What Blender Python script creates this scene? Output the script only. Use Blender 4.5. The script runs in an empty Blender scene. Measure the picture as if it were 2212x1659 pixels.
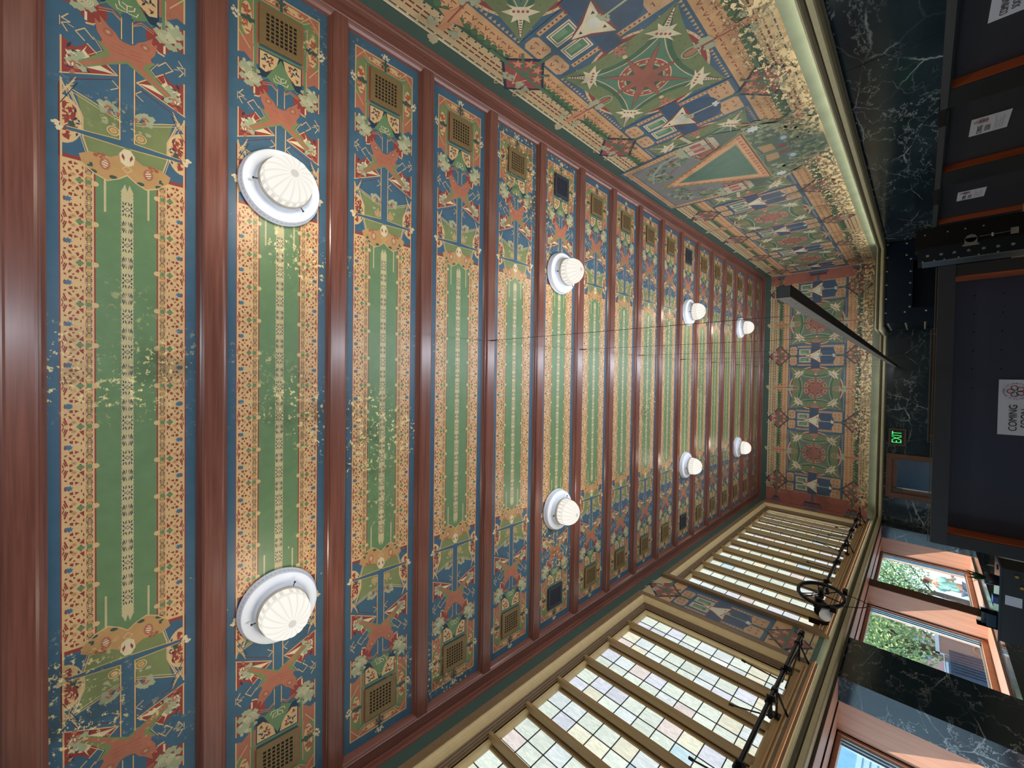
import bpy, math, random
from math import sin, cos, pi, radians, atan2, sqrt
from mathutils import Vector, Matrix
random.seed(7)
S = bpy.context.scene
COL = S.collection

# ------------------------------------------------------------------ camera
FPX, PIT, YAW, ROL = 866.4, .796, -.0238, .0317
CAMZ = 1.6
F = Vector((sin(YAW)*cos(PIT), cos(YAW)*cos(PIT), sin(PIT)))
Rv = F.cross(Vector((0, 0, 1))).normalized(); Uv = Rv.cross(F)
R2 = Rv*cos(ROL) + Uv*sin(ROL); U2 = -Rv*sin(ROL) + Uv*cos(ROL)
cam = bpy.data.objects.new('camera', bpy.data.cameras.new('camera')); COL.objects.link(cam)
M = Matrix((-U2, R2, -F)).transposed().to_4x4(); M.translation = Vector((0, 0, CAMZ))
cam.matrix_world = M
cam.data.sensor_width = 36; cam.data.lens = FPX*36/2212; cam.data.clip_start = .02; cam.data.clip_end = 400
S.camera = cam

# ------------------------------------------------------------------ view, world, sun, large lights
S.view_settings.view_transform = 'Standard'; S.view_settings.look = 'None'
S.view_settings.gamma = 1; S.view_settings.use_curve_mapping = False
S.view_settings.exposure = 0.0
W = bpy.data.worlds.new('world'); S.world = W; W.use_nodes = True
bg = W.node_tree.nodes['Background']; bg.inputs[0].default_value = (.52, .80, 1.0, 1); bg.inputs[1].default_value = 3.0
def light(name, typ, loc, energy, color, rot=None, **k):
    d = bpy.data.lights.new(name, typ); d.energy = energy; d.color = color
    for a, v in k.items(): setattr(d, a, v)
    o = bpy.data.objects.new(name, d); COL.objects.link(o); o.location = loc
    if rot is not None: o.rotation_euler = rot
    return o
sun = light('sun', 'SUN', (-20, -10, 20), 7.5, (1, .93, .82), angle=radians(.5))
sun.rotation_euler = Vector((1, 1.0, -2.09)).to_track_quat('-Z', 'Y').to_euler()

# room numbers
HC = 6.35          # underside of the beams
XR, XL, YE, YB = 4.35, -4.93, 19.39, -9.6
LEDGE = 2.49
TY, TX = 17.1, 1.85   # riveted tower: front plane, side plane
BAY0, BAY = -.54, 1.179

# ------------------------------------------------------------------ colours and materials
def lin(c):
    c = c/255.0
    return c/12.92 if c <= .04045 else ((c+.055)/1.055)**2.4
def rgb(r, g, b): return (lin(r), lin(g), lin(b), 1.0)
class NT:
    def __init__(s, m): s.t = m.node_tree; s.n = s.t.nodes; s.l = s.t.links
    def new(s, typ, **k):
        n = s.n.new(typ)
        for a, v in k.items():
            if a.startswith('i_'):
                key = a[2:]; key = int(key) if key.isdigit() else key.replace('_', ' ')
                n.inputs[key].default_value = v
            else: setattr(n, a, v)
        return n
    def link(s, a, b): s.l.new(a, b)
    def math(s, op, a, b=None, c=None, clamp=False):
        n = s.n.new('ShaderNodeMath'); n.operation = op; n.use_clamp = clamp
        for i, v in enumerate((a, b, c)):
            if v is None: continue
            if isinstance(v, (int, float)): n.inputs[i].default_value = v
            else: s.l.new(v, n.inputs[i])
        return n.outputs[0]
    def mix(s, f, a, b, mode='MIX'):
        n = s.n.new('ShaderNodeMix'); n.data_type = 'RGBA'; n.blend_type = mode
        for i, v in ((0, f), (6, a), (7, b)):
            if isinstance(v, (int, float, tuple)): n.inputs[i].default_value = v
            else: s.l.new(v, n.inputs[i])
        return n.outputs[2]
    def noise(s, scale, detail=3, vec=None, rough=.5, dist=0.0):
        n = s.new('ShaderNodeTexNoise', i_Scale=scale, i_Detail=detail, i_Roughness=rough, i_Distortion=dist)
        if vec is not None: s.link(vec, n.inputs['Vector'])
        return n.outputs['Fac']
    def pos(s, scale=(1, 1, 1)):
        g = s.n.new('ShaderNodeNewGeometry'); m = s.n.new('ShaderNodeVectorMath'); m.operation = 'MULTIPLY'
        m.inputs[1].default_value = scale; s.link(g.outputs['Position'], m.inputs[0]); return m.outputs[0]
    def step(s, v, lo, hi):
        n = s.n.new('ShaderNodeMapRange'); n.interpolation_type = 'SMOOTHSTEP'
        s.link(v, n.inputs[0]); n.inputs[1].default_value = lo; n.inputs[2].default_value = hi
        return n.outputs[0]
MATS = {}
def base(name):
    m = bpy.data.materials.new(name); m.use_nodes = True; MATS[name] = m
    return m, NT(m), m.node_tree.nodes['Principled BSDF']
def plain(name, c, rough=.5, metal=0, emit=None, es=0, spec=.5, var=.06, scale=9):
    m, t, b = base(name)
    n = t.noise(scale, 3, t.pos())
    c2 = tuple(min(1, v*(1+var*3)) for v in c[:3])+(1,); c1 = tuple(v*(1-var*3) for v in c[:3])+(1,)
    t.link(t.mix(n, c1, c2), b.inputs['Base Color'])
    b.inputs['Roughness'].default_value = rough; b.inputs['Metallic'].default_value = metal
    b.inputs['Specular IOR Level'].default_value = spec
    if emit: b.inputs['Emission Color'].default_value = emit; b.inputs['Emission Strength'].default_value = es
    return m
def emitmat(name, c, s):
    m = bpy.data.materials.new(name); m.use_nodes = True; MATS[name] = m; t = NT(m); t.n.clear()
    e = t.new('ShaderNodeEmission', i_Color=c, i_Strength=s); o = t.new('ShaderNodeOutputMaterial'); t.link(e.outputs[0], o.inputs[0]); return m
def wood(name, c1, c2, axis, rough=.35, scale=1.0, spec=.5, coat=0):
    m, t, b = base(name)
    sc = [38*scale]*3; sc[axis] = 1.3*scale
    p = t.pos(tuple(sc))
    n = t.noise(1.0, 5, p, .6, .4); n2 = t.noise(.7, 2, t.pos((1.2, 1.2, 1.2)))
    f = t.math('ADD', t.math('MULTIPLY', n, .75), t.math('MULTIPLY', n2, .3), clamp=True)
    t.link(t.mix(t.step(f, .18, .85), c1, c2), b.inputs['Base Color'])
    b.inputs['Roughness'].default_value = rough; b.inputs['Specular IOR Level'].default_value = spec
    b.inputs['Coat Weight'].default_value = coat; b.inputs['Coat Roughness'].default_value = .2
    return m
def marble(name, basec, dark, vein, scale=1.0, rough=.12):
    m, t, b = base(name)
    p = t.pos((.8, .42, 1.0))
    wob = t.new('ShaderNodeTexNoise', i_Scale=1.6*scale, i_Detail=5.0, i_Roughness=.62); t.link(p, wob.inputs['Vector'])
    add = t.new('ShaderNodeVectorMath', operation='MULTIPLY_ADD'); t.link(wob.outputs['Color'], add.inputs[0]); add.inputs[1].default_value = (.55, .55, .55); t.link(p, add.inputs[2])
    def ridge(sc, w, det=4):
        n = t.noise(sc*scale, det, add.outputs[0], .55)
        d = t.math('ABSOLUTE', t.math('SUBTRACT', n, .5))
        return t.math('SUBTRACT', 1.0, t.step(d, 0, w))
    vo = t.new('ShaderNodeTexVoronoi', feature='DISTANCE_TO_EDGE', i_Scale=1.5*scale); wd = t.new('ShaderNodeVectorMath', operation='MULTIPLY_ADD'); t.link(wob.outputs['Color'], wd.inputs[0]); wd.inputs[1].default_value = (.22, .22, .22); t.link(p, wd.inputs[2]); t.link(wd.outputs[0], vo.inputs['Vector'])
    v1 = t.math('SUBTRACT', 1.0, t.step(vo.outputs['Distance'], .0, .016)); v2 = ridge(3.2, .013, 7); patch = t.step(t.noise(.9*scale, 3, p), .42, .62); patch2 = t.step(t.noise(2.3, 3, p), .45, .7)
    v = t.math('MAXIMUM', t.math('MULTIPLY', v1, t.math('ADD', t.math('MULTIPLY', patch2, .75), .05)), t.math('MULTIPLY', t.math('MULTIPLY', v2, patch), .55), clamp=True)
    body = t.mix(t.noise(2.2*scale, 5, add.outputs[0]), dark, basec)
    t.link(t.mix(v, body, vein), b.inputs['Base Color'])
    b.inputs['Roughness'].default_value = rough; b.inputs['Specular IOR Level'].default_value = .45
    return m
def painted(name, mode):
    """stencilled paint carried in the mesh colour attribute, with worn flakes and grime"""
    m, t, b = base(name)
    a = t.new('ShaderNodeAttribute', attribute_name='Col')
    p = t.pos()
    col = a.outputs['Color']
    fine = t.noise(34, 4, p, .65); mid = t.noise(7, 3, p, .6); big = t.noise(.55, 3, t.pos((1, .9, 1)), .5)
    var = t.mix(mid, (.80, .80, .80, 1), (1.16, 1.16, 1.16, 1))
    col = t.mix(1.0, col, var, 'MULTIPLY')
    sep = t.new('ShaderNodeSeparateXYZ'); t.link(p, sep.inputs[0])
    if mode == 'ceiling':
        zone = t.step(big, .56, .66)
        far = t.step(sep.outputs['Y'], 5, 14)
        zone = t.math('MAXIMUM', zone, t.math('MULTIPLY', far, t.math('MULTIPLY', t.step(big, .45, .6), .8)))
        speck = t.step(t.noise(11, 5, p, .7), .70, .73)
        fl = t.math('MULTIPLY', t.step(t.noise(19, 5, p, .72), .575, .60), zone)
        fl = t.math('MAXIMUM', fl, t.math('MULTIPLY', speck, .9))
        dirt = t.math('MULTIPLY', t.math('MULTIPLY', t.step(t.noise(3.2, 4, p), .45, .7), zone), .55)
        fc = rgb(232, 214, 150)
    else:
        low = t.math('SUBTRACT', 1.0, t.step(sep.outputs['Z'], 2.85, 3.65))
        amp = t.math('MULTIPLY', low, .125)
        thr = t.math('ADD', t.noise(15, 5, t.pos((1, .6, 1.0)), .7), amp)
        reg = t.step(t.noise(.5, 2, p), .38, .5)
        fl = t.math('MULTIPLY', t.math('MULTIPLY', t.step(thr, .60, .63), t.step(low, .05, .4)), reg)
        fl = t.math('MAXIMUM', fl, t.math('MULTIPLY', t.step(t.noise(13, 5, p, .7), .73, .75), .8))
        rim = t.math('MULTIPLY', t.math('MULTIPLY', t.step(thr, .53, .57), t.step(low, .05, .4)), reg)
        dirt = t.math('MAXIMUM', t.math('MULTIPLY', t.step(t.noise(2.0, 4, p), .5, .75), .35), t.math('MULTIPLY', rim, .75))
        fc = rgb(242, 212, 150)
    col = t.mix(dirt, col, rgb(52, 60, 44))
    col = t.mix(fl, col, fc)
    if mode != 'ceiling':
        hs = t.new('ShaderNodeHueSaturation', i_Saturation=.88, i_Value=1.0); t.link(col, hs.inputs['Color']); col = hs.outputs[0]
    t.link(col, b.inputs['Base Color'])
    b.inputs['Roughness'].default_value = .42
    b.inputs['Specular IOR Level'].default_value = .35
    return m
def glasspane(name, tint=(1, 1, 1, 1), gl=.10):
    m = bpy.data.materials.new(name); m.use_nodes = True; MATS[name] = m; t = NT(m); t.n.clear()
    tr = t.new('ShaderNodeBsdfTransparent', i_Color=tint); g = t.new('ShaderNodeBsdfGlossy', i_Roughness=.02)
    fr = t.new('ShaderNodeFresnel', i_IOR=1.30); mx = t.new('ShaderNodeMixShader'); o = t.new('ShaderNodeOutputMaterial')
    t.link(fr.outputs[0], mx.inputs[0]); t.link(tr.outputs[0], mx.inputs[1]); t.link(g.outputs[0], mx.inputs[2]); t.link(mx.outputs[0], o.inputs[0])
    return m
def artglass(name):
    m = bpy.data.materials.new(name); m.use_nodes = True; MATS[name] = m; t = NT(m); t.n.clear()
    a = t.new('ShaderNodeAttribute', attribute_name='Col')
    st = t.noise(1.0, 5, t.pos((16, 26, 6)), .65, 1.4)
    k = t.mix(t.step(st, .38, .68), (.80, .86, .84, 1), (1.14, 1.12, 1.08, 1))
    c = t.mix(1.0, a.outputs['Color'], k, 'MULTIPLY')
    e = t.new('ShaderNodeEmission', i_Strength=1.0); t.link(c, e.inputs[0])  # daylight through the panes put in as emission
    g = t.new('ShaderNodeBsdfGlossy', i_Roughness=.15); g.inputs[0].default_value = (.06, .06, .06, 1)
    ad = t.new('ShaderNodeAddShader'); o = t.new('ShaderNodeOutputMaterial')
    t.link(e.outputs[0], ad.inputs[0]); t.link(g.outputs[0], ad.inputs[1]); t.link(ad.outputs[0], o.inputs[0]); return m

BLUE = rgb(64, 96, 116); GREEN = rgb(102, 130, 90); OLIVE = rgb(120, 130, 84); CREAM = rgb(206, 172, 122); RED = rgb(142, 62, 56)
ORANGE = rgb(170, 106, 82); PALE = rgb(160, 164, 130); TAN = rgb(182, 142, 92); NAVY = rgb(38, 58, 74); STRIP = rgb(190, 176, 132)
DGREEN = rgb(58, 84, 74); MGREEN = rgb(86, 122, 98); DRED = rgb(112, 34, 34); IVORY = rgb(212, 196, 158); RUST = rgb(160, 88, 66); GOLD = rgb(190, 148, 98)
P_CEIL = painted('ceiling_paint', 'ceiling'); P_WALL = painted('frieze_paint', 'wall')
W_BEAM = wood('mahogany_x', rgb(88, 50, 41), rgb(132, 82, 68), 0, .30, 1, .5, .15)
W_BEAMY = wood('mahogany_y', rgb(88, 50, 41), rgb(132, 82, 68), 1, .30, 1, .5, .15)
W_CASE_Y = wood('casing_paint_y', rgb(150, 124, 84), rgb(178, 150, 104), 1, .5, .6, .3)
W_CASE_Z = wood('casing_shaded_z', rgb(138, 112, 74), rgb(166, 138, 94), 2, .5, .6, .3)  # darker casing colour, shade on the mullion fronts painted in
W_OAK = wood('oak_z', rgb(182, 128, 104), rgb(212, 162, 134), 2, .45, .8)
W_OAKY = wood('oak_y', rgb(182, 128, 104), rgb(212, 162, 134), 1, .45, .8)
W_OAKD = wood('oak_dark', rgb(88, 60, 44), rgb(120, 84, 62), 2, .45, .8)
W_REV = wood('orange_jamb', rgb(150, 72, 38), rgb(186, 96, 54), 2, .4, .8)
MARB = marble('green_marble', rgb(54, 74, 84), rgb(18, 28, 36), rgb(205, 218, 220))
CASE_B = plain('shaded_casing', rgb(124, 100, 72), .5, var=.05); CASE_C = plain('lit_casing', rgb(206, 180, 130), .5, var=.04); CASE_S = plain('cove_lit_sill', rgb(208, 158, 108), .5, var=.04)  # casing shade, pane light and warm cove glow painted as separate colours
PLAST = plain('dark_green_plaster', rgb(62, 84, 74), .6, var=.03, scale=3)
BAND = plain('cove_lit_plaster', rgb(128, 136, 112), .5, var=.10, scale=2.5)  # dark green plaster lightened, the cove glow painted into its colour
BRASS = plain('aged_brass', rgb(196, 188, 150), .42, .15, var=.05)
BRASSD = plain('dark_bronze', rgb(70, 66, 48), .4, .3)
BLACK = plain('black_paint', rgb(34, 38, 44), .45, var=.02)
BLACKP = plain('black_panel', rgb(46, 50, 62), .55, var=.02)
IRON = plain('black_iron', rgb(26, 24, 26), .35, .5)
STEEL = plain('blued_steel', rgb(26, 42, 62), .28, .6, var=.03)
SHINY = plain('bright_metal', rgb(200, 205, 210), .25, .9)
WHITE = plain('white_enamel', rgb(234, 240, 250), .35, var=.01)
PAPER = plain('white_paper', rgb(216, 222, 240), .7, var=.01)
INK = plain('black_ink', rgb(26, 28, 44), .6, var=0)
REDINK = plain('red_ink', rgb(168, 40, 60), .6, var=0)
LEADM = plain('lead_came', rgb(60, 62, 66), .5, .2)
GRILLE = plain('bronze_grille', rgb(128, 104, 66), .45, .2)
HOLE = plain('dark_opening', rgb(14, 13, 12), .9, var=0)
FLOORM = plain('pale_stone_floor', rgb(170, 160, 145), .3, var=.03)
GLASS = glasspane('clear_glass'); ART = artglass('opalescent_glass')

# ------------------------------------------------------------------ mesh helpers
class MB:
    def __init__(s): s.v = []; s.f = []; s.c = []; s.m = []; s.sm = []
    def face(s, pts, col=(1, 1, 1, 1), mi=0, smooth=False):
        b = len(s.v); s.v += [tuple(p) for p in pts]; s.f.append(tuple(range(b, b+len(pts)))); s.c.append(col); s.m.append(mi); s.sm.append(smooth)
    def mesh(s, verts, faces, mi=0, smooth=False, col=(1, 1, 1, 1)):
        b = len(s.v); s.v += [tuple(p) for p in verts]
        for f in faces: s.f.append(tuple(i+b for i in f)); s.c.append(col); s.m.append(mi); s.sm.append(smooth)
    def box(s, x0, x1, y0, y1, z0, z1, mi=0, col=(1, 1, 1, 1)):
        v = [(x, y, z) for x in (x0, x1) for y in (y0, y1) for z in (z0, z1)]
        s.mesh(v, [(0, 1, 3, 2), (4, 6, 7, 5), (0, 4, 5, 1), (2, 3, 7, 6), (0, 2, 6, 4), (1, 5, 7, 3)], mi, False, col); return s
    def tube(s, pts, r, n=10, mi=0, caps=True, smooth=True):
        pts = [Vector(p) for p in pts]; rs = r if isinstance(r, (list, tuple)) else [r]*len(pts); rings = []
        for i, p in enumerate(pts):
            d = (pts[min(i+1, len(pts)-1)]-pts[max(i-1, 0)]).normalized()
            a = d.cross(Vector((0, 0, 1)))
            if a.length < .05: a = d.cross(Vector((1, 0, 0)))
            a.normalize(); c = d.cross(a)
            rings.append([p+(a*cos(2*pi*k/n)+c*sin(2*pi*k/n))*rs[i] for k in range(n)])
        v = [q for rg in rings for q in rg]; f = []
        for i in range(len(pts)-1):
            for k in range(n): f.append((i*n+k, i*n+(k+1) % n, (i+1)*n+(k+1) % n, (i+1)*n+k))
        s.mesh(v, f, mi, smooth)
        if caps: s.face(rings[0][::-1], mi=mi); s.face(rings[-1], mi=mi)
        return s
    def lathe(s, prof, cx=0, cy=0, n=40, mi=0, lobes=0, depth=0.0, lob_from=0, smooth=True):
        v = []; f = []
        for i, (r, z) in enumerate(prof):
            for k in range(n):
                th = 2*pi*k/n; rr = r
                if lobes and i >= lob_from: rr = r*(1-depth*(1-abs(sin(lobes*th/2))**.6))
                v.append((cx+rr*cos(th), cy+rr*sin(th), z))
        for i in range(len(prof)-1):
            for k in range(n): f.append((i*n+k, i*n+(k+1) % n, (i+1)*n+(k+1) % n, (i+1)*n+k))
        s.mesh(v, f, mi, smooth); return s
    def sweep(s, path, prof, mp, closed=False, mi=0, smooth=False):
        """mitred sweep: path 2D, prof (offset to the left, height), mp maps (a, b, h) to xyz"""
        n = len(path); P = [Vector(p) for p in path]; cols = []
        for i in range(n):
            dirs = []
            if closed or i > 0: dirs.append((P[i]-P[i-1]).normalized())
            if closed or i < n-1: dirs.append((P[(i+1) % n]-P[i]).normalized())
            ns = [Vector((-d.y, d.x)) for d in dirs]
            if len(ns) == 2:
                mt = ns[0]+ns[1]; mt = mt/max(.05, 1+ns[0].dot(ns[1]))
            else: mt = ns[0]
            cols.append([mp((P[i]+mt*o).x, (P[i]+mt*o).y, h) for o, h in prof])
        v = [q for c in cols for q in c]; k = len(prof); f = []
        for i in range(n if closed else n-1):
            j = (i+1) % n
            for q in range(k-1): f.append((i*k+q, j*k+q, j*k+q+1, i*k+q+1))
        s.mesh(v, f, mi, smooth)
        if not closed: s.face(cols[0][::-1], mi=mi); s.face(cols[-1], mi=mi)
        return s
    def build(s, name, mats, parent=None, loc=None):
        me = bpy.data.meshes.new(name); me.from_pydata(s.v, [], s.f)
        if not isinstance(mats, (list, tuple)): mats = [mats]
        for m in mats: me.materials.append(m)
        me.polygons.foreach_set('material_index', s.m); me.polygons.foreach_set('use_smooth', s.sm)
        if any(c != (1, 1, 1, 1) for c in s.c):
            at = me.color_attributes.new('Col', 'FLOAT_COLOR', 'CORNER'); data = []
            for p in me.polygons: data += list(s.c[p.index])*p.loop_total
            at.data.foreach_set('color', data)
        me.update()
        o = bpy.data.objects.new(name, me); COL.objects.link(o)
        if parent is not None: o.parent = parent
        if loc: o.location = loc
        return o
def empty(name, loc=(0, 0, 0)):
    o = bpy.data.objects.new(name, None); COL.objects.link(o); o.location = loc; o.empty_display_size = .1; return o
def tag(o, label, cat, group=None, kind=None):
    o['label'] = label; o['category'] = cat
    if group: o['group'] = group
    if kind: o['kind'] = kind
    return o
def struct(o, label=None):
    o['kind'] = 'structure'
    if label: o['label'] = label
    return o
def dup(root, loc=None, parent=None):
    r = root.copy(); COL.objects.link(r)
    if parent is not None: r.parent = parent
    if loc is not None: r.location = loc
    for ch in [c for c in list(bpy.data.objects) if c.parent == root]: dup(ch, None, r)
    return r
ORD = ['first', 'second', 'third', 'fourth', 'fifth', 'sixth', 'seventh', 'eighth', 'ninth', 'tenth', 'eleventh', 'twelfth', 'thirteenth', 'fourteenth', 'fifteenth', 'sixteenth', 'seventeenth', 'eighteenth']
def text(s, size, mat, name, parent, mtx, ext=.0008, align='CENTER', sx=1.0, into=None):
    c = bpy.data.curves.new(name, 'FONT'); c.body = s; c.size = size; c.extrude = ext; c.align_x = align; c.align_y = 'CENTER'
    o = bpy.data.objects.new(name, c); COL.objects.link(o); bpy.context.view_layer.update()
    me = bpy.data.meshes.new_from_object(o.evaluated_get(bpy.context.evaluated_depsgraph_get())); bpy.data.objects.remove(o); bpy.data.curves.remove(c)
    me.transform(mtx @ Matrix.Diagonal((sx, 1, 1, 1)))
    mb = into if into is not None else MB()
    mb.mesh([v.co[:] for v in me.vertices], [tuple(p.vertices) for p in me.polygons])
    if into is None: return mb.build(name, mat, parent)
def face_mtx(origin, right, up):
    r = Vector(right).normalized(); u = Vector(up).normalized(); n = r.cross(u)
    m = Matrix((r, u, n)).transposed().to_4x4(); m.translation = Vector(origin); return m

# ------------------------------------------------------------------ stencil painter
class Paint:
    def __init__(s, mp, step=.00022):
        s.mb = MB(); s.mp = mp; s.L = 0; s.st = step; s.k = 0; s.xf = [lambda a, b: (a, b)]
    def poly(s, pts, col):
        s.k = (s.k+1) % 45
        for n_, fx in enumerate(s.xf): s.mb.face([s.mp(*fx(a, b), s.L*s.st+s.k*4e-6+n_*1e-6) for a, b in pts], col)
    def rect(s, a0, b0, a1, b1, col): s.poly([(a0, b0), (a1, b0), (a1, b1), (a0, b1)], col)
    def circ(s, a, b, r, col, n=14, rb=None, r0=0.0):
        rb = rb or r; s.poly([(a+r*cos(2*pi*k/n+r0), b+rb*sin(2*pi*k/n+r0)) for k in range(n)], col)
    def line(s, pts, w, col, closed=False):
        pts = list(pts)+([pts[0]] if closed else [])
        for (a, b), (c, d) in zip(pts, pts[1:]):
            L = sqrt((c-a)**2+(d-b)**2) or 1e-6; nx, ny = -(d-b)/L*w/2, (c-a)/L*w/2; ex, ey = (c-a)/L*w*.3, (d-b)/L*w*.3
            s.poly([(a+nx-ex, b+ny-ey), (c+nx+ex, d+ny+ey), (c-nx+ex, d-ny+ey), (a-nx-ex, b-ny-ey)], col)
    def arc(s, a, b, r, t0, t1, w, col, n=10, rb=None):
        rb = rb or r
        s.line([(a+r*cos(radians(t0+(t1-t0)*k/n)), b+rb*sin(radians(t0+(t1-t0)*k/n))) for k in range(n+1)], w, col)
    def ring(s, a, b, r, w, col, n=20, rb=None): s.arc(a, b, r, 0, 360, w, col, n, rb)
    def star(s, a, b, R, r, n, col, rot=0.0, Rs=None):
        pts = []
        for k in range(2*n):
            rr = (Rs[(k//2) % len(Rs)] if Rs else R) if k % 2 == 0 else r
            th = pi*k/n+rot; pts.append((a+rr*cos(th), b+rr*sin(th)))
        s.poly(pts, col)
    def blobs(s, a, b, ra, rb, n, size, col, seed):
        rn = random.Random(seed)
        for _ in range(n):
            th = rn.uniform(0, 2*pi); q = sqrt(rn.random()); z = size*rn.uniform(.6, 1.2)
            s.star(a+ra*q*cos(th), b+rb*q*sin(th), z, z*.72, 5, col, rn.uniform(0, 6))
def mirror4(): return [lambda a, b: (a, b), lambda a, b: (-a, b), lambda a, b: (a, -b), lambda a, b: (-a, -b)]
def lace(P, pts_box, seed, holes, n=14):
    """irregular wedge holes in a cream ground"""
    a0, b0, a1, b1 = pts_box; rn = random.Random(seed)
    for _ in range(n):
        a = rn.uniform(a0, a1); b = rn.uniform(b0, b1); th = rn.uniform(0, pi); L = (abs(a1-a0)+abs(b1-b0))*.09; w = L*.35
        P.poly([(a+L*cos(th), b+L*sin(th)), (a-w*sin(th), b+w*cos(th)), (a-L*cos(th), b-L*sin(th)), (a+w*sin(th), b-w*cos(th))], holes)

# ------------------------------------------------------------------ painted ceiling panel (length along X, width along Y)
def make_panel():
    P = Paint(lambda a, b, h: (a, b, -h))
    P.rect(-4.40, -.475, 4.40, .475, BLUE)
    P.L = 1; P.rect(-2.02, -.205, 2.02, .205, GREEN)
    P.xf = mirror4()
    # lace border bands
    P.L = 1; P.rect(0, .19, 2.03, .394, RED)
    P.L = 2
    P.rect(0, .226, 2.0, .386, CREAM)
    per = .335
    T = lambda x: .390-(x-50)/300*.2
    HO = [  # worn stencil openings measured from one repeat: (across, along) in 1/355 of the repeat
        [(120, 40), (150, 28), (155, 56), (128, 58)], [(168, 30), (206, 42), (170, 58)],
        [(84, 92), (74, 106), (100, 160), (112, 156)], [(70, 128), (80, 124), (96, 158), (88, 168)], [(114, 80), (132, 84), (152, 112), (122, 104)], [(120, 150), (144, 140), (152, 158), (126, 172)],
        [(244, 96), (246, 146), (204, 134), (222, 116)], [(178, 96), (204, 88), (212, 108), (196, 124)], [(216, 22), (226, 18), (230, 34), (220, 44)], [(80, 66), (100, 60), (104, 72), (84, 80)],
        [(60, 150), (66, 140), (80, 172), (72, 177)], [(150, 66), (170, 70), (168, 82), (152, 80)], [(232, 56), (246, 50), (246, 82), (236, 74)], [(206, 152), (222, 146), (226, 158), (208, 164)]]
    for k in range(-1, 7):
        s0 = k*per
        P.L = 3
        for sg in (-1, 1):
            for h_ in HO:
                q = [(s0+sg*b/355*per, T(a)) for a, b in h_]
                if min(p[0] for p in q) < 0 or max(p[0] for p in q) > 1.99: continue
                P.poly(q, RED)
            rc = s0+sg*138/355*per
            if .02 < rc < 1.97: P.L = 4; P.ring(rc, T(160), .014, .004, TAN, 9); P.ring(rc, T(160), .006, .003, RED, 7); P.L = 3
        if 0 <= s0 <= 1.95:
            P.poly([(s0-.02, T(84)), (s0-.012, T(110)), (s0+.012, T(110)), (s0+.02, T(84)), (s0, T(76))], RED)
            P.L = 4; P.star(s0, T(118), .026, .015, 7, rgb(72, 110, 132))
        sc = s0+per/2
        if 0 < sc < 1.95:
            P.L = 5; P.poly([(sc, T(178)), (sc-.022, T(205)), (sc-.014, T(236)), (sc, T(252)), (sc+.014, T(236)), (sc+.022, T(205))], GREEN)
            P.poly([(sc-.02, T(268)), (sc-.014, T(315)), (sc+.014, T(315)), (sc+.02, T(268))], GREEN); P.L = 2; P.circ(sc, .192, .022, CREAM, 8)
        for q0, q1 in ((12, 62), (70, 118), (126, 166)):
            for sg in (-1, 1):
                a0, a1 = s0+sg*q0/355*per, s0+sg*q1/355*per
                if min(a0, a1) < 0 or max(a0, a1) > 1.98: continue
                P.L = 4; P.rect(a0, T(272), a1, T(314), TAN); P.L = 5
                P.line([(a0+.3*(a1-a0), T(270)), (a0+.7*(a1-a0), T(270))], .0035, NAVY); P.line([(a0+.3*(a1-a0), T(316)), (a0+.7*(a1-a0), T(316))], .0035, NAVY)
                if q0 == 70: P.line([(a0-.010, T(272)), (a0+.012, T(314))], .004, NAVY); P.line([(a0-.010, T(314)), (a0+.012, T(272))], .004, NAVY)
                if q0 == 12:
                    for dx in (0, .018, .036): P.line([(s0+sg*(dx+.004), T(272)), (s0+sg*(dx+.012), T(284))], .004, NAVY); P.line([(s0+sg*(dx+.004), T(314)), (s0+sg*(dx+.012), T(302))], .004, NAVY)
    P.L = 3; P.rect(0, T(257), 2.0, T(263), CREAM); P.L = 2; P.rect(0, T(335), 2.0, .23, CREAM)
    for k in range(22): P.L = 5; P.line([(k*.09+.02, T(263)), (k*.09+.07, T(263))], .0025, RUST)
    # outer cream line, full length
    P.L = 3; P.rect(2.0, .384, 2.58, .394, DRED); P.L = 4; P.rect(2.0, .374, 2.62, .386, CREAM)
    # centre strip
    P.L = 2; P.poly([(0, 0), (1.84, 0), (1.90, .014), (1.84, .037), (0, .037)], STRIP)
    q = 325/355*per*.5
    for k in range(12):
        a = k*q
        if a > 1.80: break
        P.L = 3
        if k % 2 == 0:
            for u, v, u2, v2 in ((.004, .010, .050, .026), (.012, .008, .046, .010), (.004, .018, .034, .032), (.002, .026, .016, .034)):
                for sg in (-1, 1):
                    if a+sg*u2 < 0: continue
                    P.poly([(a+sg*u, v), (a+sg*u2, v2-.004), (a+sg*(u2+.004), v2), (a+sg*u2*.7, v2+.001)], NAVY)
        else:
            for sg in (-1, 1):
                P.poly([(a+sg*.010, .026), (a+sg*.022, .020), (a+sg*.030, .028), (a+sg*.018, .034)], NAVY); P.poly([(a+sg*.034, .010), (a+sg*.064, .004), (a+sg*.060, .010), (a+sg*.040, .017)], NAVY)
                P.poly([(a+sg*.036, .026), (a+sg*.062, .031), (a+sg*.058, .024), (a+sg*.040, .020)], NAVY); P.line([(a-.016, .014*sg+.014), (a+.016, .014-.014*sg)], .0035, NAVY)
    for k in range(60): P.L = 3; P.poly([(k*.031, .036), (k*.031+.006, .043), (k*.031+.010, .036)], STRIP)
    # olive lawn with concave outline
    P.L = 1
    P.poly([(2.02, 0), (2.0, .20), (2.08, .235), (2.2, .26), (2.36, .262), (2.54, .30), (2.50, .20), (2.46, .12), (2.44, 0)], OLIVE)
    P.L = 5; P.line([(2.56, .335), (2.515, .22), (2.47, .12), (2.445, .04)], .008, CREAM); P.line([(2.54, .335), (2.49, .22), (2.45, .12), (2.425, .04)], .004, IVORY)
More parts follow.
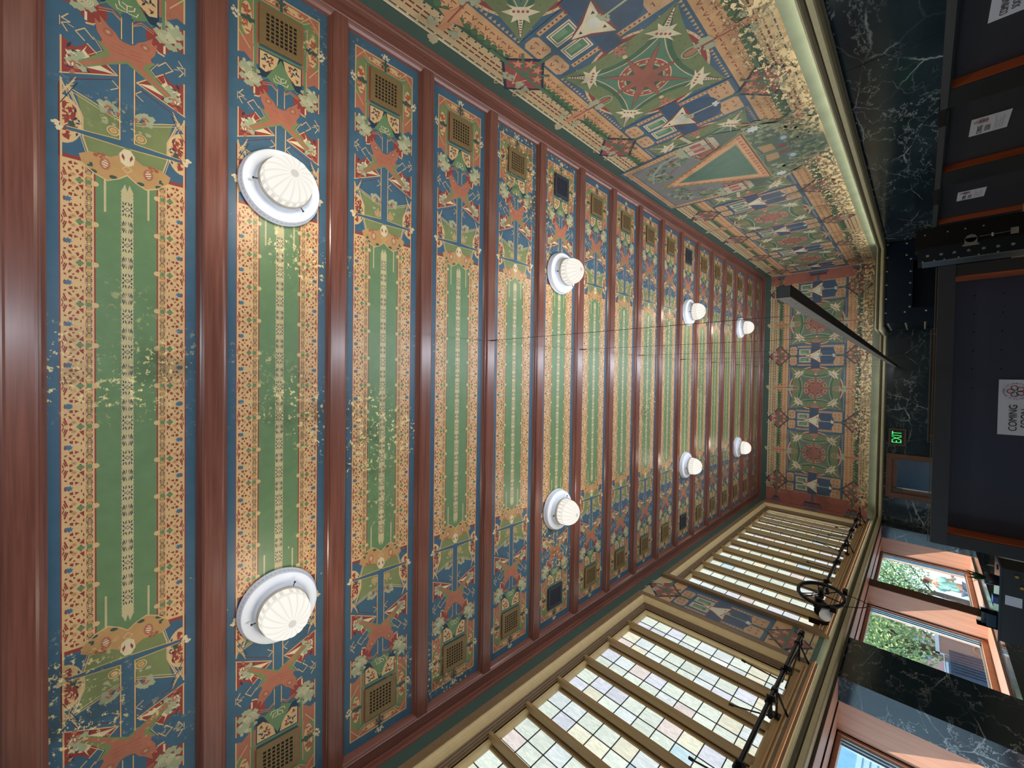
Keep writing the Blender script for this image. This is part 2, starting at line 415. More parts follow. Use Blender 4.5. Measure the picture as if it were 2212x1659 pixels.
    P.line([(2.58, .34), (2.36, .262), (2.2, .262), (2.06, .225)], .010, CREAM); P.line([(2.58, .35), (2.36, .275), (2.2, .275), (2.06, .24)], .004, IVORY)
    # half medallion
    P.L = 2; P.poly([(2.30+.19*cos(radians(t)), .374-.112*sin(radians(t))) for t in range(0, 181, 15)], CREAM)
    P.L = 3; lace(P, (2.16, .30, 2.44, .37), 3, RED, 26); lace(P, (2.2, .28, 2.4, .31), 5, NAVY, 6)
    P.L = 6; P.blobs(2.26, .33, .03, .02, 4, .02, DGREEN, 5)
    # knot
    P.L = 5
    for i in range(7): P.line([(2.48+.024*i, .384), (2.66-.03*i, .30+.006*i)], .006, CREAM)
    P.line([(2.42, .384), (2.62, .29)], .005, NAVY)
    # blue cross bar and centre stem
    P.L = 6; P.poly([(2.215, 0), (2.225, .36), (2.245, .36), (2.262, .03), (2.262, 0)], BLUE); P.poly([(2.24, 0), (2.24, .040), (2.96, .040), (2.96, 0)], BLUE)
    P.L = 7; P.line([(2.27, .046), (2.96, .046)], .009, CREAM); P.line([(2.27, .052), (2.96, .052)], .003, DRED); P.line([(2.268, .05), (2.248, .35)], .006, CREAM); P.line([(2.208, .02), (2.218, .35)], .006, CREAM)
    P.ring(2.325, .085, .036, .008, CREAM); P.circ(2.325, .085, .026, TAN); P.L = 8; P.ring(2.325, .085, .016, .005, CREAM, 10)
    P.L = 7; P.line([(2.66, .10), (2.70, .05), (2.74, .09)], .007, CREAM)
    # garland
    P.blobs(2.50, .12, .04, .085, 16, .024, PALE, 11); P.blobs(2.49, .10, .03, .06, 5, .018, ORANGE, 12); P.blobs(2.38, .10, .02, .05, 4, .016, PALE, 13)
    # masks
    P.L = 5; P.poly([(1.98, .0), (1.94, .05), (1.90, .12), (1.93, .19), (2.0, .27), (2.06, .285), (2.10, .22), (2.10, .10), (2.15, .03), (2.15, 0)], TAN)
    P.L = 6; P.line([(1.98, .0), (1.935, .05), (1.895, .12), (1.925, .19), (1.99, .27)], .009, CREAM)
    P.circ(2.03, .135, .052, ORANGE, 10, .034); P.L = 7; P.circ(2.03, .135, .034, IVORY, 8, .02); P.L = 8
    for i in range(3): P.line([(2.005+.02*i, .118), (2.015+.02*i, .152)], .006, RED)
    P.blobs(1.99, .19, .02, .05, 3, .012, DGREEN, 14); P.blobs(2.08, .19, .03, .06, 6, .015, RUST, 15)
    P.L = 6; P.circ(1.935, .085, .016, DGREEN, 8, .026); P.circ(1.945, .205, .016, DGREEN, 8, .026)
    P.L = 4; P.rect(1.63, .128, 1.92, .142, STRIP)
    P.L = 7; P.poly([(2.05, 0), (2.08, .04), (2.15, .05), (2.20, .02), (2.20, 0)], IVORY); P.L = 8; P.poly([(2.10, .018), (2.13, .036), (2.16, .03), (2.13, .016)], RED)
    P.line([(2.0, 0), (2.03, .03), (2.06, 0)], .006, CREAM)
    # lower red quarter with white creature
    P.L = 2; P.poly([(2.95, .386), (2.90, .30), (2.965, .235), (2.80, .06), (2.655, .386)], RED)
    P.L = 3; P.line([(2.95, .380), (2.655, .380)], .010, CREAM); P.line([(2.965, .235), (2.80, .06), (2.655, .386)], .009, CREAM)
    P.L = 4; P.line([(2.75, .09), (2.63, .33)], .005, DRED)
    P.poly([(2.95, .235), (2.90, .25), (2.84, .20), (2.80, .07), (2.79, .14), (2.77, .24), (2.84, .31), (2.88, .27)], IVORY)
    P.L = 5; lace(P, (2.70, .24, 2.9, .37), 21, NAVY, 8); P.L = 6; P.blobs(2.80, .29, .07, .055, 15, .026, PALE, 22); P.L = 7; P.blobs(2.73, .33, .05, .04, 8, .016, ORANGE, 23)
    lace(P, (2.74, .27, 2.88, .36), 24, IVORY, 7)
    # squiggles on blue
    P.L = 4; P.line([(3.14, .34), (3.09, .375), (3.08, .33), (3.05, .375), (3.0, .345)], .008, CREAM); P.line([(3.10, .385), (3.03, .385)], .005, CREAM); P.line([(3.06, .34), (3.05, .31)], .006, CREAM)
    P.line([(3.02, .20), (3.08, .25), (3.03, .30), (2.98, .25)], .008, CREAM)
    # spread-eagled rust figure
    P.L = 8
    P.poly([(3.10, 0), (3.11, .045), (3.15, .07), (3.18, .11), (3.24, .165), (3.17, .155), (3.20, .195), (3.10, .18), (3.05, .15), (3.02, .16), (2.985, .115), (2.94, .10), (2.86, .19), (2.79, .285), (2.775, .26), (2.84, .17), (2.92, .05), (2.955, 0)], ORANGE)
    P.L = 7; P.poly([(3.03, .185), (2.96, .14), (2.86, .225), (2.80, .29), (2.765, .25), (2.85, .13), (2.93, .0), (3.0, 0)], OLIVE)
    P.L = 9; P.ring(3.13, .115, .026, .008, RUST); P.circ(3.13, .115, .011, PALE, 8); P.line([(3.05, .02), (3.06, .09)], .005, RUST); P.line([(3.02, .02), (3.03, .10)], .005, RUST); P.line([(2.99, .0), (2.995, .10)], .005, RUST)
    P.L = 9; P.line([(3.04, .20), (2.955, .15), (2.87, .235)], .005, CREAM)
    # neck
    P.L = 9; P.rect(3.10, 0, 3.36, .028, BLUE); P.L = 10; P.line([(3.12, .034), (3.30, .034)], .008, CREAM); P.line([(3.3, .034), (3.40, .09), (3.34, .16)], .010, GREEN); P.line([(3.28, .04), (3.33, .09), (3.30, .17)], .012, ORANGE)
    P.line([(3.27, .04), (3.31, .09), (3.28, .17)], .004, CREAM)
    # upper red quarter with pale bush
    P.L = 2; P.poly([(3.44, .386), (3.22, .386), (3.24, .31), (3.12, .22), (3.22, .12), (3.30, .12), (3.40, .25)], RED)
    P.L = 3; P.line([(3.44, .380), (3.23, .380)], .010, CREAM); P.line([(3.13, .22), (3.2, .13)], .008, CREAM); P.line([(3.13, .24), (3.14, .20)], .014, CREAM)
    P.L = 4; P.rect(3.15, .235, 3.22, .25, IVORY)
    P.L = 6; P.blobs(3.33, .28, .115, .085, 34, .034, PALE, 31); P.L = 7
    for r in (.02, .035, .05): P.arc(3.31, .25, r, 20, 290, .005, IVORY, 8)
    P.circ(3.31, .25, .012, TAN, 7)
    P.L = 7; P.blobs(3.36, .31, .09, .06, 9, .022, rgb(182, 182, 144), 33)
    # green triangle and lace spandrels
    P.L = 2; P.rect(3.36, 0, 3.63, .205, NAVY)
    P.L = 3; P.poly([(3.62, .02), (3.62, .195), (3.44, .195), (3.42, .14), (3.50, .05)], CREAM); P.L = 4; lace(P, (3.44, .08, 3.61, .19), 41, NAVY, 9); lace(P, (3.44, .08, 3.6, .18), 42, RED, 7)
    P.L = 5; P.poly([(3.61, 0), (3.37, .135), (3.33, .06), (3.33, 0)], GREEN)
    P.L = 11; P.line([(3.36, 0), (3.42, .0), (3.43, .03)], .008, IVORY); P.line([(3.38, .01), (3.40, .045), (3.43, .05)], .008, IVORY); P.line([(3.36, .01), (3.36, .06), (3.39, .07)], .007, IVORY)
    # outer ornate border round the grille
    P.L = 2; P.poly([(4.25, 0), (4.25, .386), (3.50, .386), (3.52, .33), (3.46, .26), (3.46, .2), (4.0, .2), (4.1, 0)], ORANGE)
    P.L = 3; P.poly([(4.235, .10), (4.16, .26), (4.08, .372), (3.66, .372), (3.70, .31), (4.12, .25), (4.20, .06)], OLIVE)
    P.L = 4; P.rect(3.50, .375, 4.25, .387, CREAM); P.rect(4.238, 0, 4.252, .386, CREAM); P.line([(4.25, .26), (4.10, .38)], .008, CREAM); P.line([(4.25, .30), (4.14, .20)], .008, CREAM); P.line([(3.72, .38), (3.58, .28)], .008, CREAM)
    P.L = 5; P.circ(3.87, .312, .165, CREAM, 16, .048); P.L = 6; lace(P, (3.74, .28, 4.0, .345), 51, RUST, 26)
    P.L = 5; P.circ(4.185, .115, .036, CREAM, 14, .105); P.L = 6; lace(P, (4.16, .03, 4.21, .2), 52, RUST, 14)
    P.L = 7; P.poly([(4.12, 0), (4.12, .215), (4.17, .28), (4.155, .30), (4.09, .25), (3.64, .25), (3.36, .245), (3.36, .225), (3.63, .225), (3.63, 0), (3.655, 0), (3.655, .225), (4.09, .225), (4.09, 0)], GREEN)
    P.L = 8; P.line([(4.125, 0), (4.125, .22), (4.175, .285)], .006, CREAM); P.line([(3.64, .255), (4.09, .255)], .006, CREAM); P.line([(3.44, .25), (3.62, .25)], .006, CREAM)
    P.L = 9; P.rect(3.85, .24, 3.885, .36, DGREEN); P.rect(4.12, 0, 4.26, .014, DGREEN); P.blobs(3.87, .30, .035, .03, 5, .020, DGREEN, 53); P.blobs(4.19, .02, .03, .03, 4, .018, DGREEN, 54)
    P.L = 10; P.blobs(3.87, .405, .055, .03, 9, .016, IVORY, 55); P.blobs(4.30, .02, .035, .035, 7, .016, IVORY, 56); P.blobs(2.235, .405, .045, .03, 8, .016, IVORY, 57)
    o = P.mb.build('painted_ceiling_panel', P_CEIL)
    return o

# ------------------------------------------------------------------ frieze module painter (a along wall, b = height)
def paint_star(P, c, seed=0):
    """green star compartment centred at c"""
    z = 4.5; Q = lambda a, b: (c+a, z+b)
    P.L = 1; P.rect(c-.87, 3.60, c+.87, 5.36, BLUE)
    P.L = 2; P.circ(c, z, .855, CREAM, 40)
    P.L = 3; P.circ(c, z, .82, rgb(140, 58, 52), 40); P.L = 4; P.circ(c, z, .755, IVORY, 40); P.L = 5; P.circ(c, z, .735, DGREEN, 40)
    P.L = 3
    for k in range(60): P.circ(c+.838*cos(k*.1047), z+.838*sin(k*.1047), .008, DRED, 4)
    def curve(m, e, n=12):          # concave side through (m,0) ending at the corners (e,e)
        return [(m+(e-m)*abs(2*i/n-1)**2.0, e*(2*i/n-1)) for i in range(n+1)]
    rots = (lambda a, b: (a, b), lambda a, b: (-b, a), lambda a, b: (-a, -b), lambda a, b: (b, -a))
    for r in rots:
        o_, i_ = curve(.735, .84), curve(.50, .84)
        P.L = 6; P.poly([Q(*r(*p)) for p in o_]+[Q(*r(*p)) for p in i_[::-1]], rgb(112, 124, 82))
        d0, d1 = curve(.50, .82), curve(.425, .80)
        P.L = 7; P.poly([Q(*r(*p)) for p in d0]+[Q(*r(*p)) for p in d1[::-1]], rgb(70, 104, 80))
        P.L = 8
        for k in range(9): P.line([Q(*r(.60+.03*(k % 3), -.4+.1*k)), Q(*r(.61+.03*(k % 3), -.37+.1*k))], .008, rgb(84, 96, 58))
    allc = []
    for r in rots: allc += [Q(*r(*p)) for p in curve(.425, .80)[:-1]]
    P.L = 9; P.poly(allc, MGREEN); P.L = 10
    for r in rots: P.line([Q(*r(*p)) for p in curve(.425, .56)], .013, CREAM)
    P.L = 11; P.circ(c, z, .37, CREAM, 28); P.L = 12; P.circ(c, z, .355, rgb(150, 64, 58), 28); P.L = 13
    for k in range(16):
        t = (k+.5)*pi/8; P.star(c+.308*cos(t), z+.308*sin(t), .036, .016, 4, GOLD, t)
    P.circ(c, z, .262, rgb(66, 98, 82), 24); P.ring(c, z, .262, .012, CREAM, 24)
    P.L = 14
    for k in range(8):
        t = k*pi/4+pi/8; P.ring(c+.21*cos(t), z+.21*sin(t), .07, .012, rgb(146, 172, 136), 12)
    P.L = 15; P.star(c, z, .66, .175, 8, rgb(36, 28, 30), 0, [.52, .64]); P.L = 16; P.star(c, z, .64, .168, 8, rgb(150, 84, 66), 0, [.50, .62])
    P.circ(c, z, .185, rgb(150, 84, 66), 16)
    # pagoda medallions on the diagonals
    for sx in (-1, 1):
        for sz in (-1, 1):
            u, v = c+sx*.53, z+sz*.53; d = atan2(sz, sx); e1 = (cos(d), sin(d)); e2 = (-sin(d), cos(d))
            W = lambda p, q: (u+p*e1[0]+q*e2[0], v+p*e1[1]+q*e2[1])
            P.L = 17; P.poly([W(.0, .235), W(-.035, .10), W(-.10, .17), W(-.06, .07), W(-.06, -.07), W(-.10, -.17), W(-.035, -.10), W(.0, -.235), W(.06, -.09), W(.15, -.12), W(.09, 0), W(.15, .12), W(.06, .09)], IVORY)
            P.L = 18
            for i in range(4):
                p_ = W(.0, .055*(i-1.5)); P.circ(p_[0], p_[1], .020, rgb(156, 76, 62), 7)
            P.poly([W(.09, .035), W(.36, .006), W(.36, -.006), W(.09, -.035)], IVORY); P.L = 19
            for i in range(6): P.line([W(.12+.036*i, .012), W(.12+.036*i, -.012)], .016, rgb(140, 70, 58))
    # masks where the star meets the blue cross bars
    for sx in (-1, 1):
        P.L = 17; P.circ(c+sx*.54, z, .035, CREAM, 8); P.star(c+sx*.68, z, .12, .055, 6, ORANGE, .5); P.L = 18; P.circ(c+sx*.68, z+.03, .018, RED, 6); P.circ(c+sx*.68, z-.03, .018, RED, 6)
        for b_ in (-.6, .6): P.L = 3; P.line([(c+sx*.80, z+b_), (c+sx*.74, z+b_*1.15), (c+sx*.66, z+b_*1.2)], .014, GOLD)
    # orange crossed finial above and below
    for sg in (-1, 1):
        zc = z+sg*1.16
        P.L = 20; P.line([(c, z+sg*.56), (c, z+sg*1.0)], .03, RED); P.ring(c, z+sg*.66, .085, .018, PALE, 14, .12); P.circ(c, z+sg*.66, .045, ORANGE, 10, .09)
        P.blobs(c, z+sg*.84, .12, .10, 18, .05, PALE, 61)
        P.L = 21; P.poly([(c, zc-.22*sg), (c+.05, zc-.06*sg), (c+.19, zc+.02*sg), (c+.06, zc+.07*sg), (c+.045, zc+.26*sg), (c-.045, zc+.26*sg), (c-.06, zc+.07*sg), (c-.19, zc+.02*sg), (c-.05, zc-.06*sg)], rgb(190, 128, 82))
        P.L = 22; P.blobs(c, zc+.42*sg, .05, .05, 8, .05, rgb(178, 164, 124), 62); P.blobs(c-.15, zc+.20*sg, .05, .06, 6, .04, PALE, 63); P.blobs(c+.15, zc+.20*sg, .05, .06, 6, .04, PALE, 64)
        P.line([(c, zc-.2*sg), (c, zc+.1*sg)], .02, RED)
def degrees(t): return t*180/pi
def paint_house(P, c):
    """blue pavilion between two stars, centred at c"""
    w = .40
    P.L = 24; P.rect(c-w-.03, 3.60, c+w+.03, 5.38, BLUE)
    for sx in (-1, 1):
        P.L = 25; P.rect(c+sx*(w-.01), 3.66, c+sx*(w-.075), 5.10, GOLD); P.L = 26
        for k in range(22): P.poly([(c+sx*(w-.03), 3.69+k*.064), (c+sx*(w-.065), 3.705+k*.064), (c+sx*(w-.03), 3.725+k*.064)], DRED)
    P.L = 25; P.rect(c-w+.09, 4.66, c+w-.09, 5.08, rgb(66, 90, 112))
    for z0, z1 in ((5.12, 5.36), (3.66, 3.96)):
        for sx in (-1, 1):
            x0, x1 = c+sx*.035, c+sx*.37; P.L = 26; P.poly([(x0, z0+.04), (x0+sx*.04, z0), (x1-sx*.05, z0), (x1, z0+.05), (x1, z1-.05), (x1-sx*.05, z1), (x0+sx*.04, z1), (x0, z1-.04)], rgb(192, 148, 100))
            P.L = 27; brick(P, min(x0, x1)+.04, z0+.03, max(x0, x1)-.03, z1-.03, rgb(128, 60, 50))
    for sx in (-1, 1):
        a = c+sx*.145; P.L = 28; P.rect(a-.115, 4.68, a+.115, 5.05, IVORY); P.L = 29; P.rect(a-.095, 4.70, a+.095, 5.03, NAVY); P.L = 30; P.rect(a-.085, 4.71, a+.085, 5.02, IVORY)
        P.L = 31; P.rect(a-.065, 4.73, a+.065, 5.00, rgb(84, 124, 94)); P.L = 32; P.rect(a-.055, 4.80, a+.02, 4.98, rgb(110, 146, 106))
    P.L = 28; P.poly([(c-.315, 4.40), (c-.315, 4.14)]+[(c-.315*cos(radians(t)), 4.14-.24*sin(radians(t))) for t in range(0, 181, 15)]+[(c+.315, 4.14), (c+.315, 4.40)], rgb(58, 84, 110))
    P.L = 29; P.rect(c-.50, 4.39, c+.50, 4.65, rgb(58, 84, 108)); P.L = 30
    for zz in (4.655, 4.385):
        for sx in (-1, 1): P.rect(c+sx*.33, zz-.012, c+sx*.50, zz+.012, rgb(134, 62, 60))
    for k in range(24): P.rect(c-.48, 4.40+k*.0105, c+.48, 4.403+k*.0105, rgb(48, 70, 96))
    for k in range(20): 
        hw = .30 if 4.36-k*.022 > 4.14 else .30*sqrt(max(.05, 1-((4.14-4.36+k*.022)/.24)**2)); P.rect(c-hw, 4.36-k*.022, c+hw, 4.364-k*.022, rgb(48, 70, 96))
    P.L = 31; P.poly([(c, 4.87), (c-.29, 4.335), (c+.29, 4.335)], rgb(124, 62, 58)); P.L = 32; P.poly([(c, 4.845), (c-.10, 4.60), (c-.275, 4.36), (c, 4.40), (c+.275, 4.36), (c+.10, 4.60)], IVORY); P.circ(c, 4.50, .085, rgb(206, 204, 182), 14)
    for a, b in ((0, 4.70), (-.13, 4.43), (.13, 4.43)): P.poly([(c+a, b+.03), (c+a-.025, b-.015), (c+a+.025, b-.015)], NAVY)
    P.L = 34; P.line([(c, 4.42), (c, 3.90)], .026, rgb(168, 168, 126)); P.blobs(c, 4.37, .08, .05, 10, .035, PALE, 71); P.blobs(c, 3.96, .055, .04, 8, .026, rgb(204, 206, 190), 72)
    for zc, sg in ((5.70, 1), (3.28, -1)):
        P.L = 35; P.poly([(c-.43, zc), (c, zc-.40), (c+.43, zc), (c, zc+.40)], NAVY); P.L = 36; P.poly([(c-.38, zc), (c, zc-.345), (c+.38, zc), (c, zc+.345)], rgb(152, 66, 60))
        P.L = 38
        P.line([(c-.62, zc), (c+.62, zc)], .05, rgb(82, 112, 84)); P.line([(c, zc+.06*sg), (c, zc-.50*sg)], .05, rgb(82, 112, 84)); P.line([(c, zc), (c-.27, zc-.25*sg)], .035, rgb(82, 112, 84)); P.line([(c, zc), (c+.27, zc-.25*sg)], .035, rgb(82, 112, 84))
        P.L = 39
        for a, b, r in ((-.075, -.20, 0), (.075, -.20, 0), (-.20, -.085, 1), (.20, -.085, 1)): P.star(c+a, zc+b*sg, .085, .032, 5, rgb(196, 130, 82), r+.5)
        P.L = 40; P.blobs(c-.14, zc+.17*sg, .10, .06, 12, .04, PALE, 73); P.blobs(c+.14, zc+.17*sg, .10, .06, 12, .04, PALE, 74)
        P.L = 41; P.poly([(c-.10, zc+.04*sg), (c+.10, zc+.04*sg), (c, zc+.22*sg)], rgb(158, 72, 64)); P.line([(c-.10, zc+.04*sg), (c, zc+.23*sg), (c+.10, zc+.04*sg)], .014, CREAM)
        for sx in (-1, 1): P.L = 42; P.ring(c+sx*.19, zc+.37*sg, .035, .012, CREAM, 4); P.line([(c+sx*.43, zc-.06*sg), (c+sx*.5, zc-.12*sg)], .014, CREAM)
def brick(P, a0, b0, a1, b1, col=None):
    col = col or RED; n = max(1, int((a1-a0)/.10)); m = max(1, int((b1-b0)/.085))
    for i in range(n):
        for j in range(m):
            a = a0+(i+.5)*(a1-a0)/n; b = b0+(j+.5)*(b1-b0)/m
            if (i+j) % 2: P.line([(a-.028, b-.02), (a, b+.028), (a+.028, b-.02)], .012, col)
            else: P.line([(a-.03, b), (a+.03, b)], .014, col); P.line([(a-.02, b+.03), (a-.03, b+.0)], .008, col)
def paint_bands(P, a0, a1):
    P.L = 0; P.rect(a0, 2.88, a1, 6.05, BLUE)
    for z0, z1, up in ((5.70, 6.05, 1), (2.90, 3.22, -1)):
        P.L = 1; P.rect(a0, z0, a1, z1, rgb(190, 162, 112))
        P.L = 2; zo = z1-.035 if up > 0 else z0+.035
        P.rect(a0, zo-.008, a1, zo+.008, NAVY); P.L = 3
        k = a0
        while k < a1-.1: P.rect(k, zo-.01, k+.03, zo+.01, rgb(206, 178, 126)); k += .13
        P.L = 2; zm = (z0+z1)/2
        for dz in (-.03, .035):
            k = a0+.02
            while k < a1-.09: P.rect(k, zm+dz-.011, k+.08, zm+dz+.011, DRED); k += .105
        k = a0+.1
        while k < a1-.1: P.circ(k, zm-.085, .012, DRED, 6); k += .21
        zg = z0 if up > 0 else z1
        P.L = 2; P.rect(a0, zg-.055, a1, zg+.035, rgb(62, 92, 72)); P.L = 3
        k = a0+.05
        while k < a1-.06: P.circ(k, zg-.055*up, .05, rgb(74, 108, 70), 8); P.circ(k, zg+.05*up, .016, NAVY, 6); k += .11
    for z0, z1 in ((5.40, 5.66), (3.27, 3.58)):
        P.L = 1; P.rect(a0, z0, a1, z1, rgb(198, 148, 92)); P.L = 2; brick(P, a0, z0+.05, a1, z1-.03, rgb(132, 50, 44))
    for zz in (5.37, 3.62):
        k = a0+.02; P.L = 3
        while k < a1-.05: P.poly([(k, zz), (k+.05, zz), (k+.025, zz+(.05 if zz < 4 else -.05))], GOLD); k += .07
    P.L = 4; P.rect(a0, 6.04, a1, 6.065, IVORY); P.rect(a0, 2.875, a1, 2.90, GOLD)

# ------------------------------------------------------------------ SETTING: walls
def wall_mp(X, sgn): return lambda a, b, h: (X+sgn*h, a, b)

# floor and slab
struct(MB().box(-6.1, 4.6, YB, YE+.2, -.12, 0).build('floor', FLOORM))
struct(MB().box(XL-.5, XR+.3, YB, YE+.3, 6.47, 6.7).build('ceiling', W_BEAMY))

# right wall
wr = MB(); wr.box(XR, XR+.3, YB, YE+.3, LEDGE+.0, HC+.12); wall_right = struct(wr.build('wall_right', PLAST))
P = Paint(lambda a, b, h: (XR-.002-h, a, b))
paint_bands(P, YB+.1, YE-.02)
for c in (.34, 2.88, 5.42, 7.94, 9.80, 12.36, 14.86, 17.42): paint_star(P, c)
for c in (1.61, 4.15, 6.69, 11.09, 13.61, 16.14, 18.66): paint_house(P, c)
# central picture: green triangle in a gilt frame among trees
c = 8.83
GR = (rgb(106, 122, 90), rgb(84, 106, 78), rgb(132, 142, 104), rgb(70, 92, 78), rgb(150, 154, 122))
def garden(a, b, ra, rb, n, size, seed):
    for q in range(5): P.blobs(a, b, ra, rb, n//5, size*(1.2-.12*q), GR[(seed+q) % 5], seed*7+q)
P.L = 43; P.poly([(c-1.20, 6.12), (c-1.30, 4.92), (c-.80, 4.80), (c, 4.5), (c+.80, 4.80), (c+1.30, 4.92), (c+1.20, 6.12)], rgb(122, 124, 120))
P.poly([(c-1.35, 4.30), (c-1.0, 3.6), (c-1.1, 2.89), (c+1.1, 2.89), (c+1.0, 3.6), (c+1.35, 4.30)], rgb(88, 106, 90))
P.L = 44
for sx in (-1, 1):
    P.line([(c+sx*1.23, 6.15), (c+sx*1.34, 4.90)], .045, BLUE); P.line([(c+sx*1.13, 6.10), (c+sx*1.25, 4.88)], .12, GOLD); P.line([(c+sx*1.06, 6.04), (c+sx*1.19, 4.88)], .012, DRED)
P.line([(c-1.24, 6.16), (c+1.24, 6.16)], .05, BLUE); P.line([(c-1.15, 6.06), (c+1.15, 6.06)], .11, GOLD); P.line([(c-1.08, 5.995), (c+1.08, 5.995)], .012, DRED)
P.L = 45
for i in range(26): P.circ(c-1.1+i*.088, 6.06, .022, RUST, 5)
for sx in (-1, 1):
    for i in range(14): P.circ(c+sx*(1.13+.12*i/14), 6.0-1.1*i/14, .022, RUST, 5)
    garden(c+sx*.60, 5.62, .38, .22, 60, .05, 3+sx); garden(c+sx*.92, 5.15, .22, .22, 45, .05, 9+sx)
    P.L = 46; P.line([(c+sx*.45, 5.62), (c+sx*.78, 5.78), (c+sx*.95, 5.62)], .018, DRED); P.line([(c+sx*1.12, 4.95), (c+sx*1.0, 5.38), (c+sx*.70, 5.70), (c+sx*.35, 5.86)], .05, rgb(146, 154, 132)); P.line([(c+sx*1.04, 4.98), (c+sx*.86, 5.32)], .03, rgb(150, 66, 60)); P.line([(c+sx*.7, 5.15), (c+sx*.5, 5.45)], .025, rgb(150, 66, 60))
    P.L = 47; P.rect(c+sx*1.10-.20, 4.42, c+sx*1.10+.20, 4.84, rgb(186, 172, 142)); P.line([(c+sx*1.36, 4.66), (c+sx*1.62, 4.72)], .07, rgb(186, 172, 142)); P.poly([(c+sx*1.34, 4.86), (c+sx*.84, 4.86), (c+sx*1.02, 5.02), (c+sx*1.16, 5.02)], PALE); P.poly([(c+sx*1.34, 4.40), (c+sx*.84, 4.40), (c+sx*.95, 4.30), (c+sx*1.25, 4.30)], rgb(186, 172, 142))
    P.L = 48; P.rect(c+sx*1.18-.05, 4.54, c+sx*1.18+.05, 4.74, rgb(168, 78, 72)); P.rect(c+sx*1.00-.05, 4.54, c+sx*1.00+.05, 4.74, rgb(168, 78, 72)); P.line([(c+sx*1.32, 4.44), (c+sx*.86, 4.44)], .02, DRED); P.line([(c+sx*1.09, 4.4), (c+sx*1.09, 4.84)], .014, DRED)
    P.L = 45; garden(c+sx*.86, 3.72, .36, .34, 120, .055, 13+sx); garden(c+sx*.50, 3.2, .5, .28, 120, .055, 17+sx)
    P.L = 47; P.poly([(c+sx*1.42, 3.95), (c+sx*1.2, 3.70), (c+sx*.85, 3.25), (c+sx*.75, 2.98), (c+sx*1.0, 3.45), (c+sx*1.25, 3.85)], rgb(182, 134, 92)); P.ring(c+sx*.62, 3.18, .12, .016, rgb(182, 134, 92), 12); P.ring(c+sx*.80, 3.32, .15, .014, rgb(182, 134, 92), 12)
    P.star(c+sx*1.02, 3.74, .11, .07, 8, rgb(206, 208, 196), .2); P.ring(c+sx*1.02, 3.74, .14, .02, GR[4], 14); P.circ(c+sx*.38, 3.42, .07, rgb(170, 184, 190), 10, .05); P.ring(c+sx*.38, 3.42, .10, .018, rgb(96, 124, 130), 12, .07)
    for i, cc in enumerate((rgb(206, 134, 92), rgb(214, 120, 84))): P.L = 48+i; P.arc(c+sx*.95, 2.99, .16-.06*i, 20, 200, .035, cc, 10)
    P.L = 47; P.rect(c+sx*.07, 3.44, c+sx*.17, 3.56, RED); P.rect(c+sx*.20, 3.46, c+sx*.28, 3.54, rgb(76, 108, 128)); P.poly([(c+sx*.06, 3.6), (c+sx*.32, 3.62), (c+sx*.36, 3.84), (c+sx*.06, 3.80)], rgb(172, 136, 88))
for i, (r, cc) in enumerate(((.52, rgb(120, 152, 158)), (.47, rgb(70, 104, 112)), (.41, IVORY), (.38, rgb(92, 100, 112)), (.31, rgb(50, 62, 62)), (.25, rgb(140, 140, 150)), (.20, rgb(84, 110, 90)))):
    P.L = 49+i*.5; P.poly([(c+r*1.0*cos(radians(t)), 4.0-.30*r*sin(radians(t))-.12*(1-r*2)) for t in range(0, 181, 15)]+[(c-r*.9, 4.04), (c+r*.9, 4.04)], cc)
P.L = 53; P.line([(c, 4.0), (c, 2.95)], .05, rgb(104, 130, 108))
def tri(s_, dz): return [(c-s_, 4.09-dz), (c+s_, 4.09-dz), (c, 5.45+dz*2.0)]
for i, (s_, dz, cc) in enumerate(((1.08, .20, rgb(150, 140, 84)), (1.03, .17, rgb(96, 70, 50)), (1.00, .15, rgb(206, 140, 88)), (.84, .05, rgb(216, 160, 104)), (.80, .03, GOLD), (.72, 0, rgb(84, 120, 100)))):
    P.L = 54+i; P.poly(tri(s_, dz), cc)
P.L = 58.5
for k in range(14):
    for a, b in ((c-.9+.129*k, 4.0), ): P.rect(a-.02, b-.03, a+.02, b+.03, RUST)
    t = (k+.5)/14; P.circ(c, 5.60, .04, rgb(150, 150, 140), 6); P.circ(c-.94+.94*t, 4.06+1.62*t, .022, RUST, 6); P.circ(c+.94-.94*t, 4.06+1.62*t, .022, RUST, 6)
P.mb.build('painted_frieze', P_WALL, wall_right)
MB().box(XR-.004, XR+.3, YB, YE+.3, 0, LEDGE+.02).build('marble_facing', MARB, wall_right)
b = MB(); b.box(XR-.003, XR, YB, YE, LEDGE+.1, 2.875); b.build('cove_lit_band', BAND, wall_right)
# vertical joints in the marble
b = MB()
for y in (-1.5, 1.2, 3.9, 7.27, 11.16, 14.9): b.box(XR-.0055, XR-.004, y-.004, y+.004, 0, LEDGE)
b.build('marble_joints', HOLE, wall_right)

